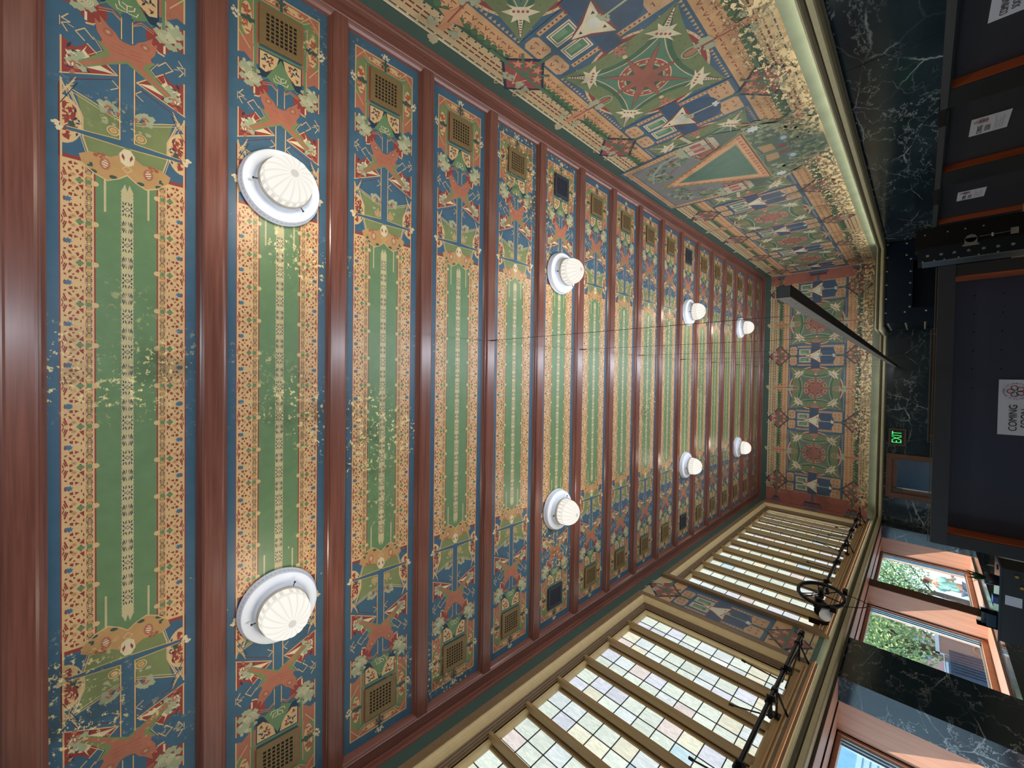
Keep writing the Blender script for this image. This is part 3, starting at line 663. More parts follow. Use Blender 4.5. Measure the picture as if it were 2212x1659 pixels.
# end wall
wall_back = struct(MB().box(XL-.5, XR+.3, YE, YE+.3, LEDGE, HC+.12).build('wall_end', PLAST))
P = Paint(lambda a, b, h: (a, YE-.002-h, b))
paint_bands(P, XL+.02, XR-.02)
for c in (2.30, -.25, -2.80): paint_star(P, c)
for c in (3.57, 1.02, -1.52, -4.05): paint_house(P, c)
for x0, x1 in ((3.92, XR-.01), (XL+.01, -4.40)):
    P.L = 33; P.rect(x0, 2.88, x1, 6.06, RUST); P.L = 34
    xm = (x0+x1)/2
    for zz, hh in ((5.72, .10), (4.5, .26), (3.30, .14)):
        P.rect(x1-.12 if x0 > 0 else x0+.02, zz-hh-.05, x1-.03 if x0 > 0 else x0+.11, zz+hh+.05, BLUE); P.rect(x1-.2 if x0 > 0 else x0+.12, zz-hh, x1-.12 if x0 > 0 else x0+.2, zz+hh, DRED)
        P.line([(x0, zz), (x1-.2, zz)] if x0 > 0 else [(x0+.2, zz), (x1, zz)], .07 if hh > .2 else .04, BLUE if hh > .2 else DGREEN)
P.L = 35; P.line([(XR-.01, 2.88), (XR-.01, 6.06)], .03, GOLD)
P.mb.build('painted_frieze', P_WALL, wall_back)
b = MB(); b.box(TX, XR, YE-.003, YE, LEDGE+.1, 2.875); b.box(XL, TX, YE-.003, YE, LEDGE+.1, 2.875); b.build('cove_lit_band', BAND, wall_back)
mf = MB(); mf.box(-2.47, XR+.3, YE-.004, YE+.3, 0, LEDGE+.02); mf.box(XL-.5, -4.0, YE-.004, YE+.3, 0, LEDGE+.02); mf.box(-4.0, -2.47, YE-.004, YE+.3, 2.42, LEDGE+.02)
mf.build('marble_facing', MARB, wall_back)
# wall behind the camera
struct(MB().box(XL-1.2, XR+.3, YB-.3, YB, -.1, HC+.4).build('wall_rear', plain('rear_plaster', rgb(180, 172, 150), .7)))

# left wall
W1 = (-.07, 8.27); W2 = (9.98, 18.32); WZ0, WZ1 = 3.02, 5.74
wl = MB(); X0, X1 = XL-.45, XL
wl.box(X0, X1, YB, YE+.3, LEDGE+.02, WZ0-.10); wl.box(X0, X1, YB, YE+.3, WZ1+.10, HC+.12)
for y0, y1 in ((YB, -9.4), (-1.7, W1[0]-.10), (W1[1]+.10, W2[0]-.10), (W2[1]+.10, YE+.3)): wl.box(X0, X1, y0, y1, WZ0-.10, WZ1+.10)
wall_left = struct(wl.build('wall_left', PLAST))
P = Paint(lambda a, b, h: (XL+.002+h, a, b))
P.L = 0; P.rect(8.56, 2.88, 9.70, 6.06, BLUE); paint_house(P, 9.13)
for z0, z1 in ((5.40, 5.66), (3.27, 3.58)): P.L = 1; P.rect(8.56, z0, 9.7, z1, rgb(198, 148, 92))
P.L = 1; P.rect(8.56, 2.88, 9.7, 3.20, rgb(190, 162, 112)); P.rect(8.56, 5.75, 9.7, 6.06, rgb(190, 162, 112)); P.L = 2; P.rect(8.56, 2.95, 9.7, 2.97, NAVY)
P.rect(18.62, 2.88, YE-.01, 6.06, RUST); P.L = 3; P.rect(18.8, 3.2, 19.2, 3.5, DGREEN); P.rect(18.8, 4.3, 19.1, 4.7, BLUE)
P.mb.build('painted_frieze', P_WALL, wall_left)
b = MB(); b.box(XL, XL+.003, YB, YE, LEDGE+.1, 2.80); b.build('cove_lit_band', BAND, wall_left)
# marble piers of the storefront
PIERS = ((YB, -.1), (8.60, 10.08), (18.80, YE+.2))
XM, XG = -5.33, -5.96
for y0, y1 in PIERS:
    MB().box(XM, XL+.004, y0, y1, 0, LEDGE+.02).build('marble_pier', MARB, wall_left)
    MB().box(XG-.1, XM, y0-.0, y1, 0, LEDGE+.02).build('wood_jamb', W_OAK, wall_left)
    if y0 > 0:
        jl = MB(); jl.box(-5.835, -5.82, y0-.006, y0, .45, 2.47); jl.build('jamb_groove', HOLE, wall_left)
# storefront head, sill
MB().box(XG-.1, XL-.0, YB, YE, 2.47, LEDGE+.02).build('wood_soffit', W_OAKY, wall_left)
hl = MB()
for x in (-5.36, -5.83): hl.box(x-.012, x+.012, YB, YE, 2.455, 2.47)
hl.build('soffit_strips', HOLE, wall_left)
for y0, y1 in ((-.1, 8.6), (10.08, 18.8)):
    MB().box(XG-.15, XL-.02, y0, y1, 0, .38).build('knee_wall', MARB, wall_left)
    MB().box(XG, XM-.02, y0, y1, .38, .42).build('window_sill', W_OAKY, wall_left)

# ------------------------------------------------------------------ upper art-glass windows
def art_window(idx, y0, y1, label):
    w = struct(empty('window_%d' % idx, (XL, (y0+y1)/2, WZ0)), label)
    oy, oz = (y0+y1)/2, WZ0
    mp = lambda a, b, h: (h, a-oy, b-oz)
    # path runs so that "left" points outward from the opening
    path = [(y0, WZ0), (y0, WZ1), (y1, WZ1), (y1, WZ0)]
    prof = [(-.06, -.16), (-.06, -.10), (0, -.10), (0, -.045), (.035, -.03), (.05, 0.0), (.08, .012), (.10, .012), (.115, .03), (.13, .03), (.20, .06), (.255, .085), (.29, .085), (.29, 0)]
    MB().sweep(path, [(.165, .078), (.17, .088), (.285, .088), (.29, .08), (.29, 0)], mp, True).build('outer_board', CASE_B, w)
    MB().sweep(path, [(.080, -.03), (.085, -.01), (.10, .02), (.125, .048), (.15, .066), (.165, .070), (.165, .08)], mp, True).build('cove_moulding', CASE_C, w)
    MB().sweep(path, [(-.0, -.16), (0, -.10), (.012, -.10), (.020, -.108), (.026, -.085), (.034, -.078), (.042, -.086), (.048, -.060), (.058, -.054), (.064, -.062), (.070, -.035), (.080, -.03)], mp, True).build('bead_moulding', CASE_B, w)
    MB().sweep(path, [(-.055, -.24), (-.055, -.15), (-.045, -.14), (0, -.14), (0, -.12)], mp, True).build('inner_frame', CASE_C, w)
    sl = MB(); sl.box(-.02, .10, y0-oy-.28, y1-oy+.28, -.235, -.21); sl.box(-.02, .13, y0-oy-.29, y1-oy+.29, -.25, -.235); sl.box(-.02, .075, y0-oy-.24, y1-oy+.24, -.12, -.10); sl.build('sill_beads', CASE_S, w)  # warm cove light painted into the colour of the sill beads
    n = 11; sp = (y1-y0)/n
    for i in range(1, n):
        y = y0+i*sp-oy
        m = MB(); m.box(-.17, -.06, y-.026, y+.026, -.0, WZ1-WZ0); m.build('mullion', W_CASE_Z, w)
    rn = random.Random(idx); g = MB(); lead = MB(); sash = MB(); gx = -.24; rows = 9; rh = (WZ1-WZ0-.08)/rows
    for i in range(n):
        ya = y0+i*sp-oy+.03; yb = ya+sp-.06
        cols = [ya+.03, ya+.11, ya+.11+(yb-ya-.14)/2, yb-.03]
        for cidx in range(3):
            for r in range(rows):
                k = rn.random()
                c = (.93, 1.0, .92) if k < .46 else (.90, .97, 1.0) if k < .66 else (.86, .88, 1.0) if k < .80 else (1.0, .97, .80) if k < .90 else (.68, .88, 1.0) if k < .94 else (.98, .86, .84)
                v = rn.uniform(.84, 1.0); c = tuple(q*v for q in c)+(1,)
                za = .04+r*rh
                g.face([(gx, cols[cidx], za), (gx, cols[cidx+1], za), (gx, cols[cidx+1], za+rh), (gx, cols[cidx], za+rh)], c)
        for yy in cols[1:3]: lead.box(gx, gx+.01, yy-.006, yy+.006, .04, WZ1-WZ0-.04)
        for r in range(1, rows): lead.box(gx, gx+.01, cols[0], cols[3], .04+r*rh-.006, .04+r*rh+.006)
        lead.tube([(gx+.02, cols[1]+.02, .04), (gx+.02, cols[1]+.02, WZ1-WZ0-.04)], .005, 6)
        sash.box(gx-.02, gx+.03, ya-.01, ya+.03, 0, WZ1-WZ0); sash.box(gx-.02, gx+.03, yb-.03, yb+.01, 0, WZ1-WZ0)
        sash.box(gx-.02, gx+.03, ya, yb, 0, .04); sash.box(gx-.02, gx+.03, ya, yb, WZ1-WZ0-.04, WZ1-WZ0)
    g.build('art_glass', ART, w); lead.build('lead_cames', LEADM, w); sash.build('sash', W_CASE_Z, w)
    rv = MB(); rv.box(-.45, -.15, y0-oy-.10, y0-oy, -.1, WZ1-WZ0+.1); rv.box(-.45, -.15, y1-oy, y1-oy+.10, -.1, WZ1-WZ0+.1); rv.box(-.45, -.03, y0-oy, y1-oy, -.10, 0); rv.box(-.45, -.15, y0-oy, y1-oy, WZ1-WZ0, WZ1-WZ0+.10)
    rv.build('reveal', W_CASE_Y, w)
    # outer blackout so no light leaks round the sash
    MB().box(-.40, -.27, y0-oy+.005, y1-oy-.005, .005, WZ1-WZ0-.005).build('backing', WHITE, w)
    return w
art_window(1, *W1, 'near leaded art glass window high on the wall'); art_window(7, -9.3, -1.8, 'leaded art glass window added behind the camera as unseen fill light'); art_window(2, *W2, 'far leaded art glass window high on the wall behind the chain wheel')  # the window behind the camera is added, unseen, to brighten the near ceiling

# ------------------------------------------------------------------ storefront windows
def shop_window(idx, y0, y1, label):
    w = struct(empty('window_%d' % idx, (XG, (y0+y1)/2, .42)), label); h = 2.47-.42; L = (y1-y0)/2
    f = MB(); f.box(-.08, .10, -L, L, 0, .10); f.box(-.08, .10, -L, L, h-.07, h); f.box(-.08, .10, -L, -L+.08, 0, h); f.box(-.08, .12, L-.05, L, 0, h)
    f.build('window_frame', plain('pale_frame_%d' % idx, rgb(200, 150, 120), .4), w)
    a = MB()
    for k in range(3): a.box(.0+.03*k, .02+.03*k, L-.16+.035*k, L-.05, .08, h-.06)
    a.box(0, .02, -L, L, .10, .13); a.build('aluminium_stop', plain('aluminium_%d' % idx, rgb(190, 220, 236), .3, .4), w)
    g_ = MB(); g_.face([(0, -L+.05, .1), (0, L-.05, .1), (0, L-.05, h-.06), (0, -L+.05, h-.06)]); g_.build('pane', GLASS, w)
    return w
shop_window(3, 4.60, 8.60, 'near street window under the brass ledge'); shop_window(4, 10.08, 14.12, 'middle street window looking onto a tree'); shop_window(5, 14.59, 18.80, 'far street window with a person outside'); shop_window(6, -.1, 4.12, 'street window beside the camera')
for y in (4.12, 14.12):
    MB().box(XG-.06, XM, y, y+.47, .42, 2.47).build('wood_mullion', W_OAKD, wall_left); 
    MB().box(XG, XM-.01, y-.012, y, .42, 2.47).build('mullion_jamb', W_OAK, wall_left)
    MB().box(-5.835, -5.82, y-.018, y-.012, .45, 2.47).build('jamb_groove', HOLE, wall_left)

# ------------------------------------------------------------------ brass ledge with concealed cove light
path = [(XR, YB+.05), (XR, TY), (TX, TY), (TX, YE), (XL, YE), (XL, YB+.05)]
lg = struct(empty('trim_1')); lg['label'] = 'brass cornice ledge running round the room above the marble'
MB().sweep(path, [(0, 2.49), (.13, 2.49), (.20, 2.505), (.22, 2.52), (.22, 2.575), (.17, 2.585)], lambda a, b, h: (a, b, h)).build('brass_band', BRASS, lg)
MB().sweep(path, [(.17, 2.583), (.19, 2.60), (.185, 2.63), (.15, 2.64)], lambda a, b, h: (a, b, h)).build('bronze_groove', BRASSD, lg)
MB().sweep(path, [(.15, 2.637), (.175, 2.655), (.17, 2.675), (.14, 2.675), (.14, 2.60), (0, 2.60)], lambda a, b, h: (a, b, h)).build('cove_lip', BRASS, lg)
MB().sweep(path, [(0, 2.49), (.10, 2.46), (.10, 2.49)], lambda a, b, h: (a, b, h)).build('bed_mould', BRASSD, lg)
def strip(name, x, y, L, along_y, e):
    o = light(name, 'AREA', (x, y, 2.62), e, (1, .98, .86), (pi, 0, 0), shape='RECTANGLE')
    if along_y: o.data.size = .04; o.data.size_y = L
    else: o.data.size = L; o.data.size_y = .04
    return o
strip('cove_light', XR-.075, (YB+TY)/2, TY-YB-.3, True, 80)
strip('cove_light', XL+.075, (YB+YE)/2, YE-YB-.4, True, 26)
strip('cove_light', (TX+XL)/2-.3, YE-.075, TX-XL-1.6, False, 3)

# ------------------------------------------------------------------ ceiling woodwork
BE = (BAY0+16*BAY)
trim2 = struct(empty('trim_2')); trim2['label'] = 'mahogany frame round the edge of the ceiling'
path = [(XR, YB+.02), (XR, YE), (XL, YE), (XL, YB+.02)]
pf = [(0, 6.27), (.018, 6.275), (.026, 6.30), (.022, 6.315), (.05, 6.325), (.055, 6.345), (.075, 6.35), (.085, 6.342), (.205, 6.342), (.215, 6.352), (.225, 6.352), (.24, 6.375), (.265, 6.395), (.275, 6.425), (.275, 6.47)]
MB().sweep(path, pf, lambda a, b, h: (a, b, h)).build('crown_moulding', W_BEAMY, trim2)
MB().sweep(path, [(0, 6.075), (.003, 6.075), (.003, 6.3), (0, 6.3)], lambda a, b, h: (a, b, h)).build('dark_green_band', PLAST, trim2)
XC, PZ = -.29, 6.43
bm = MB(); bp = [(-.125, 6.47), (-.125, 6.43), (-.112, 6.41), (-.10, 6.385), (-.088, 6.38), (-.086, 6.362), (-.070, 6.35), (.070, 6.35), (.086, 6.362), (.088, 6.38), (.10, 6.385), (.112, 6.41), (.125, 6.43), (.125, 6.47)]
bm.mesh([(x, t, z-HC) for x in (XL+.21, XR-.21) for t, z in bp], [(i, i+1, 14+i+1, 14+i) for i in range(13)])
beam0 = bm.build('ceiling_beam', W_BEAM)
GB = 'mahogany beams across the ceiling'
for i in range(17):
    o = beam0 if i == 0 else dup(beam0)
    o.location = (0, BAY0+i*BAY+.005, HC)
    nm = 'mahogany ceiling beam, %s counting from the camera end' % ORD[i] if i < 14 else 'mahogany ceiling beam, %s before the end wall' % ['third', 'second', 'last'][i-14]
    tag(o, nm, 'ceiling beam', GB)
panel0 = make_panel(); GP = 'painted panels between the ceiling beams'
# vent grille prototype
def make_vent():
    v = empty('ceiling_vent')
    f = MB(); a, bq = .205, .205
    f.box(-a, a, -bq, bq, -.014, -.010); f.build('backing', HOLE, v)
    g = MB(); ia, ib = .145, .150
    g.box(-a, -ia, -bq, bq, -.022, -.008); g.box(ia, a, -bq, bq, -.022, -.008); g.box(-ia, ia, -bq, -ib, -.022, -.008); g.box(-ia, ia, ib, bq, -.022, -.008)
    for k in range(8): 
        x = -ia+(k)*(2*ia/7); g.box(x-.006, x+.006, -ib, ib, -.020, -.013)
    for k in range(8):
        y = -ib+(k)*(2*ib/7); g.box(-ia, ia, y-.0075, y+.0075, -.021, -.014)
    g.build('grille', GRILLE, v); return v
vent0 = make_vent(); first = True
LB = (1, 5, 10, 14)
for i in range(17):
    yc = BAY0+(i+.5)*BAY
    o = panel0 if i == 0 else dup(panel0)
    sy = 1.0
    if i == 16: yc = (BE+.12+YE-.27)/2; sy = (YE-.27-BE-.12)/.95
    o.location = (XC, yc, PZ); o.scale = (1, sy, 1)
    nm = ('painted blue and green ceiling panel, %s from the camera end' % ORD[i]) if i < 14 else 'painted blue and green ceiling panel, %s before the end wall' % ['third', 'second', 'last'][i-14]
    if i in LB: nm += ''
    tag(o, nm, 'ceiling panel', GP)
    for sd in (1, -1):
        if i == 0: continue
        v = vent0 if first else dup(vent0); first = False
        v.location = (XC+sd*3.873, yc, PZ-.004); v.scale = (1, sy, 1)
        wn = 'on the painted wall side' if sd > 0 else 'on the window side'
        pn = ('in the %s bay from the camera' % ORD[i]) if i < 14 else 'in the %s bay before the end wall' % ['third', 'second', 'last'][i-14]
        dk = 'blackened' if i in (5, 10) else 'bronze'
        tag(v, '%s vent grille %s, %s' % (dk, pn.replace('in the ', 'in ').replace(' from the camera', ''), 'frieze side' if sd > 0 else 'window side'), 'vent grille', 'square vent grilles in the painted ceiling')
        if i in (5, 10):
            for ch in v.children:
                if ch.name.startswith('grille'): ch.data = ch.data.copy(); ch.data.materials[0] = BLACKP

# ------------------------------------------------------------------ dome lamps
DOME = bpy.data.materials.new('ribbed_glass_lit'); DOME.use_nodes = True
t = NT(DOME); t.n.clear()
a = t.new('ShaderNodeAttribute', attribute_name='Col'); e = t.new('ShaderNodeEmission', i_Strength=1.0); t.link(a.outputs['Color'], e.inputs[0]); o_ = t.new('ShaderNodeOutputMaterial'); t.link(e.outputs[0], o_.inputs[0])
def make_lamp():
    L = empty('dome_ceiling_lamp')
    m = MB(); m.lathe([(0, 0), (.378, 0), (.386, -.012), (.382, -.03), (.368, -.035), (.366, -.085), (.355, -.10), (.278, -.10), (.270, -.108), (.255, -.108), (.246, -.13), (.24, -.21)], n=64); mp_ = m.build('mounting_plate', WHITE, L)
    d = MB()
    for k in range(56):
        th = 2*pi*k/56; r = .370; c0, s0 = cos(th), sin(th); w = .012
        d.face([(r*c0-w*s0, r*s0+w*c0, -.045), (r*c0+w*s0, r*s0-w*c0, -.045), (r*c0+w*s0, r*s0-w*c0, -.055), (r*c0-w*s0, r*s0+w*c0, -.055)])
    d.build('plate_studs', plain('plate_stud', rgb(150, 156, 170), .5), mp_)
    c = MB(); c.lathe([(.236, -.17), (.250, -.175), (.252, -.205), (.236, -.21)], n=56); col_ = c.build('collar', plain('pewter_collar', rgb(196, 190, 176), .4, .2), L)
    # ribbed dome
    g = MB(); n = 16*8; prof = []
    for i in range(15):
        q = i/14; ang = q*pi/2
        prof.append((.236*cos(ang)**.85 if i < 14 else .0, -.205-.05*min(1, q*6)-.235*sin(ang)**1.05))
    vv = []
    for i, (r, z) in enumerate(prof):
        for k in range(n):
            th = 2*pi*k/n; g0 = abs(sin(8*th))**.5; dep = .045*min(1, i/3.0)
            rr = r*(1-dep*(1-g0)); vv.append((rr*cos(th), rr*sin(th), z))
    for i in range(14):
        for k in range(n):
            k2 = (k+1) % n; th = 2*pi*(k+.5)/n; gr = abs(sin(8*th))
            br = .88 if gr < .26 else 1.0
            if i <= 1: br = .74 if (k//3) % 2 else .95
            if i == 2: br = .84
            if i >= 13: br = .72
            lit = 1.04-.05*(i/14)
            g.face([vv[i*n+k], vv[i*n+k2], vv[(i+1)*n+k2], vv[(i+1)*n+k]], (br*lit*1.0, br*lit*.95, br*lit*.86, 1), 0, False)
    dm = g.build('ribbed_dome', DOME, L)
    for th in (.4, 2.5, 4.6):
        kx = MB(); kx.tube([(.235*cos(th), .235*sin(th), -.172), (.285*cos(th), .285*sin(th), -.172)], .005, 8); kx.tube([(.28*cos(th), .28*sin(th), -.172), (.295*cos(th), .295*sin(th), -.172)], .011, 8); kx.build('thumb_screw', IRON, col_)
    return L
lamp0 = make_lamp(); first = True
LY = [BAY0+(n+.5)*BAY for n in LB]
for j, y in enumerate(LY):
    for sd, x in ((1, 1.965), (-1, -2.49)):
        L = lamp0 if first else dup(lamp0); first = False
        L.location = (x, y, PZ-.008)
        row = ['nearest the camera', 'second from the camera', 'third from the camera', 'nearest the end wall'][j]
        tag(L, 'white ribbed dome ceiling lamp %s in the row %s' % (row, 'on the frieze side' if sd > 0 else 'on the window side'), 'ceiling lamp', 'ribbed dome lamps on the ceiling')
        light('lamp_glow', 'POINT', (x, y, 5.30), (44, 32, 26, 22)[j]*(1.1 if sd > 0 else .72), (1, .90, .76), shadow_soft_size=.12)

# ------------------------------------------------------------------ long suspended light
UPW = 34.0
pd = empty('linear_pendant', (.572, 3.03, 2.19)); PL = 15.8
MB().box(-.037, .037, 0, PL, 0, .08).build('housing', BLACK, pd)
MB().box(-.038, -.0372, .002, PL, .004, .078).build('side_plate', plain('grey_side', rgb(160, 157, 152), .45, .3), pd)
MB().box(-.034, .034, -.002, 0, .004, .076).build('end_cap', plain('slate_cap', rgb(96, 110, 124), .5), pd)
for k in range(7):
    for dy in (0, .07, .16, .22):
        y = .06+k*2.36+dy; z_ = .045+.02*(1 if dy in (0, .16) else -1)
        if y < PL: MB().tube([(-.0385, y, z_), (-.041, y, z_)], .004, 6).build('side_screw', SHINY, pd)
MB().box(-.03, .03, .02, PL-.02, .080, .082).build('upward_diffuser', emitmat('cool_diffuser', (.75, .85, 1, 1), 1.0), pd)
for k in range(7):
    y = BAY0+(4+2*k)*BAY-3.03
    cb = MB(); cb.tube([(0, y, .08), (0, y, HC-2.19)], .0028, 6); cb.tube([(0, y, HC-2.19-.14), (0, y, HC-2.19)], .008, 8); c_ = cb.build('suspension_cable', IRON, pd)
tag(pd, 'long black square light fixture hung on thin cables down the hall', 'pendant light')
up = light('pendant_uplight', 'AREA', (.572, 3.03+(PL-1.4)/2, 2.285), UPW*(PL-1.4), (.80, .88, 1.0), (pi, 0, 0), shape='RECTANGLE', size=.06); up.data.size_y = PL-1.4

added_pendant = empty('linear_pendant', (.572, -9.2, 2.19)); MB().box(-.037, .037, 0, 8.3, 0, .08).build('housing', BLACK, added_pendant); tag(added_pendant, 'added long black light fixture behind the camera, unseen fill light', 'pendant light')  # added fixture, out of view, to brighten the ceiling nearest the camera
added_uplight = light('pendant_uplight', 'AREA', (.572, -5.05, 2.285), UPW*8.2, (.84, .90, 1.0), (pi, 0, 0), shape='RECTANGLE', size=.06); added_uplight.data.size_y = 8.2  # fill light of the added fixture

# ------------------------------------------------------------------ line shaft with levers and chain wheel
SX, SZ = -4.56, 3.02
def shaft(y0, y1, label):
    o = empty('line_shaft', (SX, (y0+y1)/2, SZ)); b = MB(); b.tube([(0, (y0-y1)/2, 0), (0, (y1-y0)/2, 0)], .030, 14); b.build('rod', IRON, o); tag(o, label, 'shaft', 'window opening shafts'); return o
SH1 = shaft(-.3, 8.9, 'black steel shaft with levers under the near art glass window'); SH2 = shaft(10.1, 18.6, 'black steel shaft with levers under the far art glass window')
def on_shaft(o, sh): o.parent = sh; o.location = Vector(o.location)-Vector(sh.location); return o
first = True
for sh, ys in ((SH1, (.7, 2.2, 3.7, 5.2, 6.6, 7.5)), (SH2, (11.4, 12.9, 14.4, 16.0, 17.3))):
    for j, y in enumerate(ys):
        a_ = radians((-14, 10, 22, 0, -8, 12)[j % 6]); R_ = Matrix.Rotation(a_, 4, 'Y')
        m = MB(); m.tube([(0, -.03, 0), (0, .03, 0)], .052, 14); m.box(-.20, -.03, -.012, .012, -.03, .04); m.tube([(-.2, -.018, .01), (-.2, .018, .01)], .03, 10); m.box(.02, .10, -.010, .010, -.09, .02)
        ar = m.build('crank_arm', IRON, sh); ar.location = (0, y-sh.location.y, 0); ar.rotation_euler = (0, a_, 0)
        r = MB(); r.tube([(-.20, 0, .01), (-.27, .0, .52)], .011, 8); r.tube([(-.27, 0, .50), (-.27, 0, .56)], .02, 8); r.build('connecting_rod', IRON, ar)
def bracket(y, sh):
    b = MB(); b.box(XL-SX+.0, .04, -.018, .018, -.045, -.02); b.box(XL-SX, XL-SX+.03, -.05, .05, -.22, .02); b.tube([(XL-SX+.02, 0, -.2), (0, 0, -.03)], .016, 8); b.tube([(0, -.03, 0), (0, .03, 0)], .045, 12)
    o = b.build('bracket', IRON, sh); o.location = (0, y-sh.location.y, 0); return o
for y in (8.45, 6.9, 4.4): bracket(y, SH1)
for y in (18.3, 14.9): bracket(y, SH2)
b = MB(); b.tube([(0, -.05, 0), (0, .05, 0)], .05, 12); b.box(-.20, 0, -.02, .02, -.02, .03); b.tube([(-.2, 0, .0), (-.24, -1.2, .06)], .014, 8); b.tube([(-.2, .03, .0), (-.28, -1.3, -.02)], .012, 8); o = b.build('yoke_arm', IRON, SH1); o.location = (0, 8.8-SH1.location.y, 0)
b = MB(); b.tube([(-.15, 0, .0), (-.05, .75, .06)], .014, 8); b.tube([(.03, .0, .0), (.02, .8, .05)], .014, 8); b.box(-.06, .03, .74, .77, .03, .08); o = b.build('yoke_arm', IRON, SH2); o.location = (0, 18.45-SH2.location.y, 0)
# chain wheel operator
cw = empty('chain_wheel', (-4.47, 10.55, 2.99)); cw.rotation_euler = (0, 0, radians(80))
def ringmesh(R, r, n=48, k=8, oz=0.0):
    b = MB(); pts = [(R*cos(2*pi*i/n), oz, R*sin(2*pi*i/n)) for i in range(n)]
    v = []; f = []
    for i in range(n):
        th = 2*pi*i/n
        for j in range(k):
            ph = 2*pi*j/k; rr = R+r*cos(ph); v.append((rr*cos(th), oz+r*1.3*sin(ph), rr*sin(th)))
    for i in range(n):
        for j in range(k): f.append((i*k+j, i*k+(j+1) % k, ((i+1) % n)*k+(j+1) % k, ((i+1) % n)*k+j))
    b.mesh(v, f, 0, True); return b
ringmesh(.385, .034).build('rim', IRON, cw)
for k in range(6):
    th = k*pi/3+.3; MB().tube([(.04*cos(th), 0, .04*sin(th)), (.36*cos(th), 0, .36*sin(th))], .012, 8).build('spoke', IRON, cw)
MB().tube([(0, -.12, 0), (0, .07, 0)], .055, 14).build('hub', IRON, cw)
gd = MB(); gd.box(.30, .40, -.05, .05, -.40, -.32); gd.box(-.42, -.33, -.05, .05, -.30, -.2); gd.build('chain_guides', IRON, cw)
tag(cw, 'black spoked chain wheel with gear box and hanging chain on the far window shaft', 'chain wheel'); cwi = Matrix.Rotation(-radians(80), 4, 'Z')
hp = [(-.28+.0, .02, -.30)]
ch = empty('pull_chain', (-4.47, 10.55, 2.99)); b = MB(); pts = []
for i in range(33):
    q = i/32; pts.append((.10*sin(q*pi)*.4+.02, -.30+.62*q, -.33-.42*sin(q*pi)**.7))
for i in range(32):
    p, q = Vector(pts[i]), Vector(pts[i+1]); b.tube([p, (p+q)/2, q], [.004, .011, .004], 6)
ch.parent = cw; ch.location = (0, 0, 0); ch.rotation_euler = (0, 0, -radians(80)); b.build('links', IRON, ch)
gb = empty('gear_box', (-4.70, 10.35, 2.95)); b = MB(); b.tube([(0, -.10, 0), (0, .16, 0)], .11, 18); b.tube([(.12, -.02, .05), (.24, -.02, .05)], .07, 14); b.build('casting', IRON, gb)
b = MB(); b.tube([(.02, -.28, -.10), (.02, -.08, -.10)], .10, 18); b.build('white_cover', WHITE, gb); b = MB(); b.box(-.2, -.10, -.30, -.27, -.16, .16); b.box(-.18, .06, -.24, .16, -.15, -.11); b.build('mounting_foot', IRON, gb); gb.parent = cw; gb.location = cwi @ (Vector((-4.70, 10.35, 2.95))-Vector((-4.47, 10.55, 2.99))); gb.rotation_euler = (0, 0, -radians(80))

# ------------------------------------------------------------------ riveted tower in the far corner
tw = empty('riveted_steel_enclosure', ((TX+XR)/2, (TY+YE)/2, 0)); ox, oy = (TX+XR)/2, (TY+YE)/2
b = MB(); OX0, OX1, OZ0, OZ1 = 2.28, 3.72, .3, 1.86
def tb(x0, x1, y0, y1, z0, z1): b.box(x0-ox, x1-ox, y0-oy, y1-oy, z0, z1)
tb(TX, OX0, TY, YE-.01, 0, 2.49); tb(OX1, XR-.02, TY, YE-.01, 0, 2.49); tb(OX0, OX1, TY, YE-.01, OZ1, 2.49); tb(OX0, OX1, TY+.9, YE-.01, 0, OZ1); tb(OX0, OX1, TY, TY+.9, 0, OZ0)
b.build('steel_cladding', STEEL, tw)
RIV = plain('nickel_rivet', rgb(196, 190, 170), .3, .8)
def rivet(x, y, z, n):
    p = Vector((x-ox, y-oy, z)); n = Vector(n); rv = MB(); rv.tube([p, p+n*.012, p+n*.022, p+n*.026], [.032, .030, .018, .004], 10); rv.build('rivet', RIV, tw)
for x in (4.3, 3.9, 3.47, 3.05, 2.62, 2.18): rivet(x, TY, 2.44, (0, -1, 0))
for x in (4.25, 3.9): rivet(x, TY, 2.01, (0, -1, 0))
for x in (3.76, 3.39, 3.04, 2.68, 2.32): rivet(x, TY, 1.91, (0, -1, 0))
for z in (2.01, 1.56, 1.15, .75): rivet(2.17, TY, z, (0, -1, 0))
for y in (17.35, 17.75, 18.15, 18.55, 18.95, 19.25):
    for z in (2.39, 1.99, 1.57, 1.15): rivet(TX, y, z, (-1, 0, 0))
tag(tw, 'blue black riveted steel enclosure projecting in the corner under the brass ledge', 'steel enclosure')

# riveted post with latch in front
rp = empty('riveted_post', (2.1, 10.0, 0))
b = MB(); b.box(0, .24, 0, .42, 0, 1.70); b.build('box_column', plain('dark_post', rgb(34, 44, 56), .35, .5), rp)
b = MB(); b.box(-.012, 0, .0, .42, 0, 1.645); b.build('daylit_flange', plain('daylit_face', rgb(150, 170, 196), .3, .7, var=.2, scale=60), rp)  # daylight on the left side painted in as a paler metal face
b = MB(); b.box(.24, .62, .14, .40, 0, 1.74); b.build('rear_plate', plain('black_plate', rgb(14, 15, 17), .4, .3), rp)
for z in (1.58, 1.42, 1.27, 1.11, .95, .8, .65): MB().tube([(.10, 0, z), (.10, -.012, z)], .022, 12).build('rivet', SHINY, rp)
for z in (1.64, 1.5, 1.38, 1.22, 1.0, .8): MB().tube([(.01, 0, z), (.01, -.02, z)], .013, 8).build('rivet', SHINY, rp)
for z in (1.62, 1.35, 1.15, .95): MB().tube([(.50, .14, z), (.50, .12, z)], .014, 8).build('rivet', SHINY, rp)
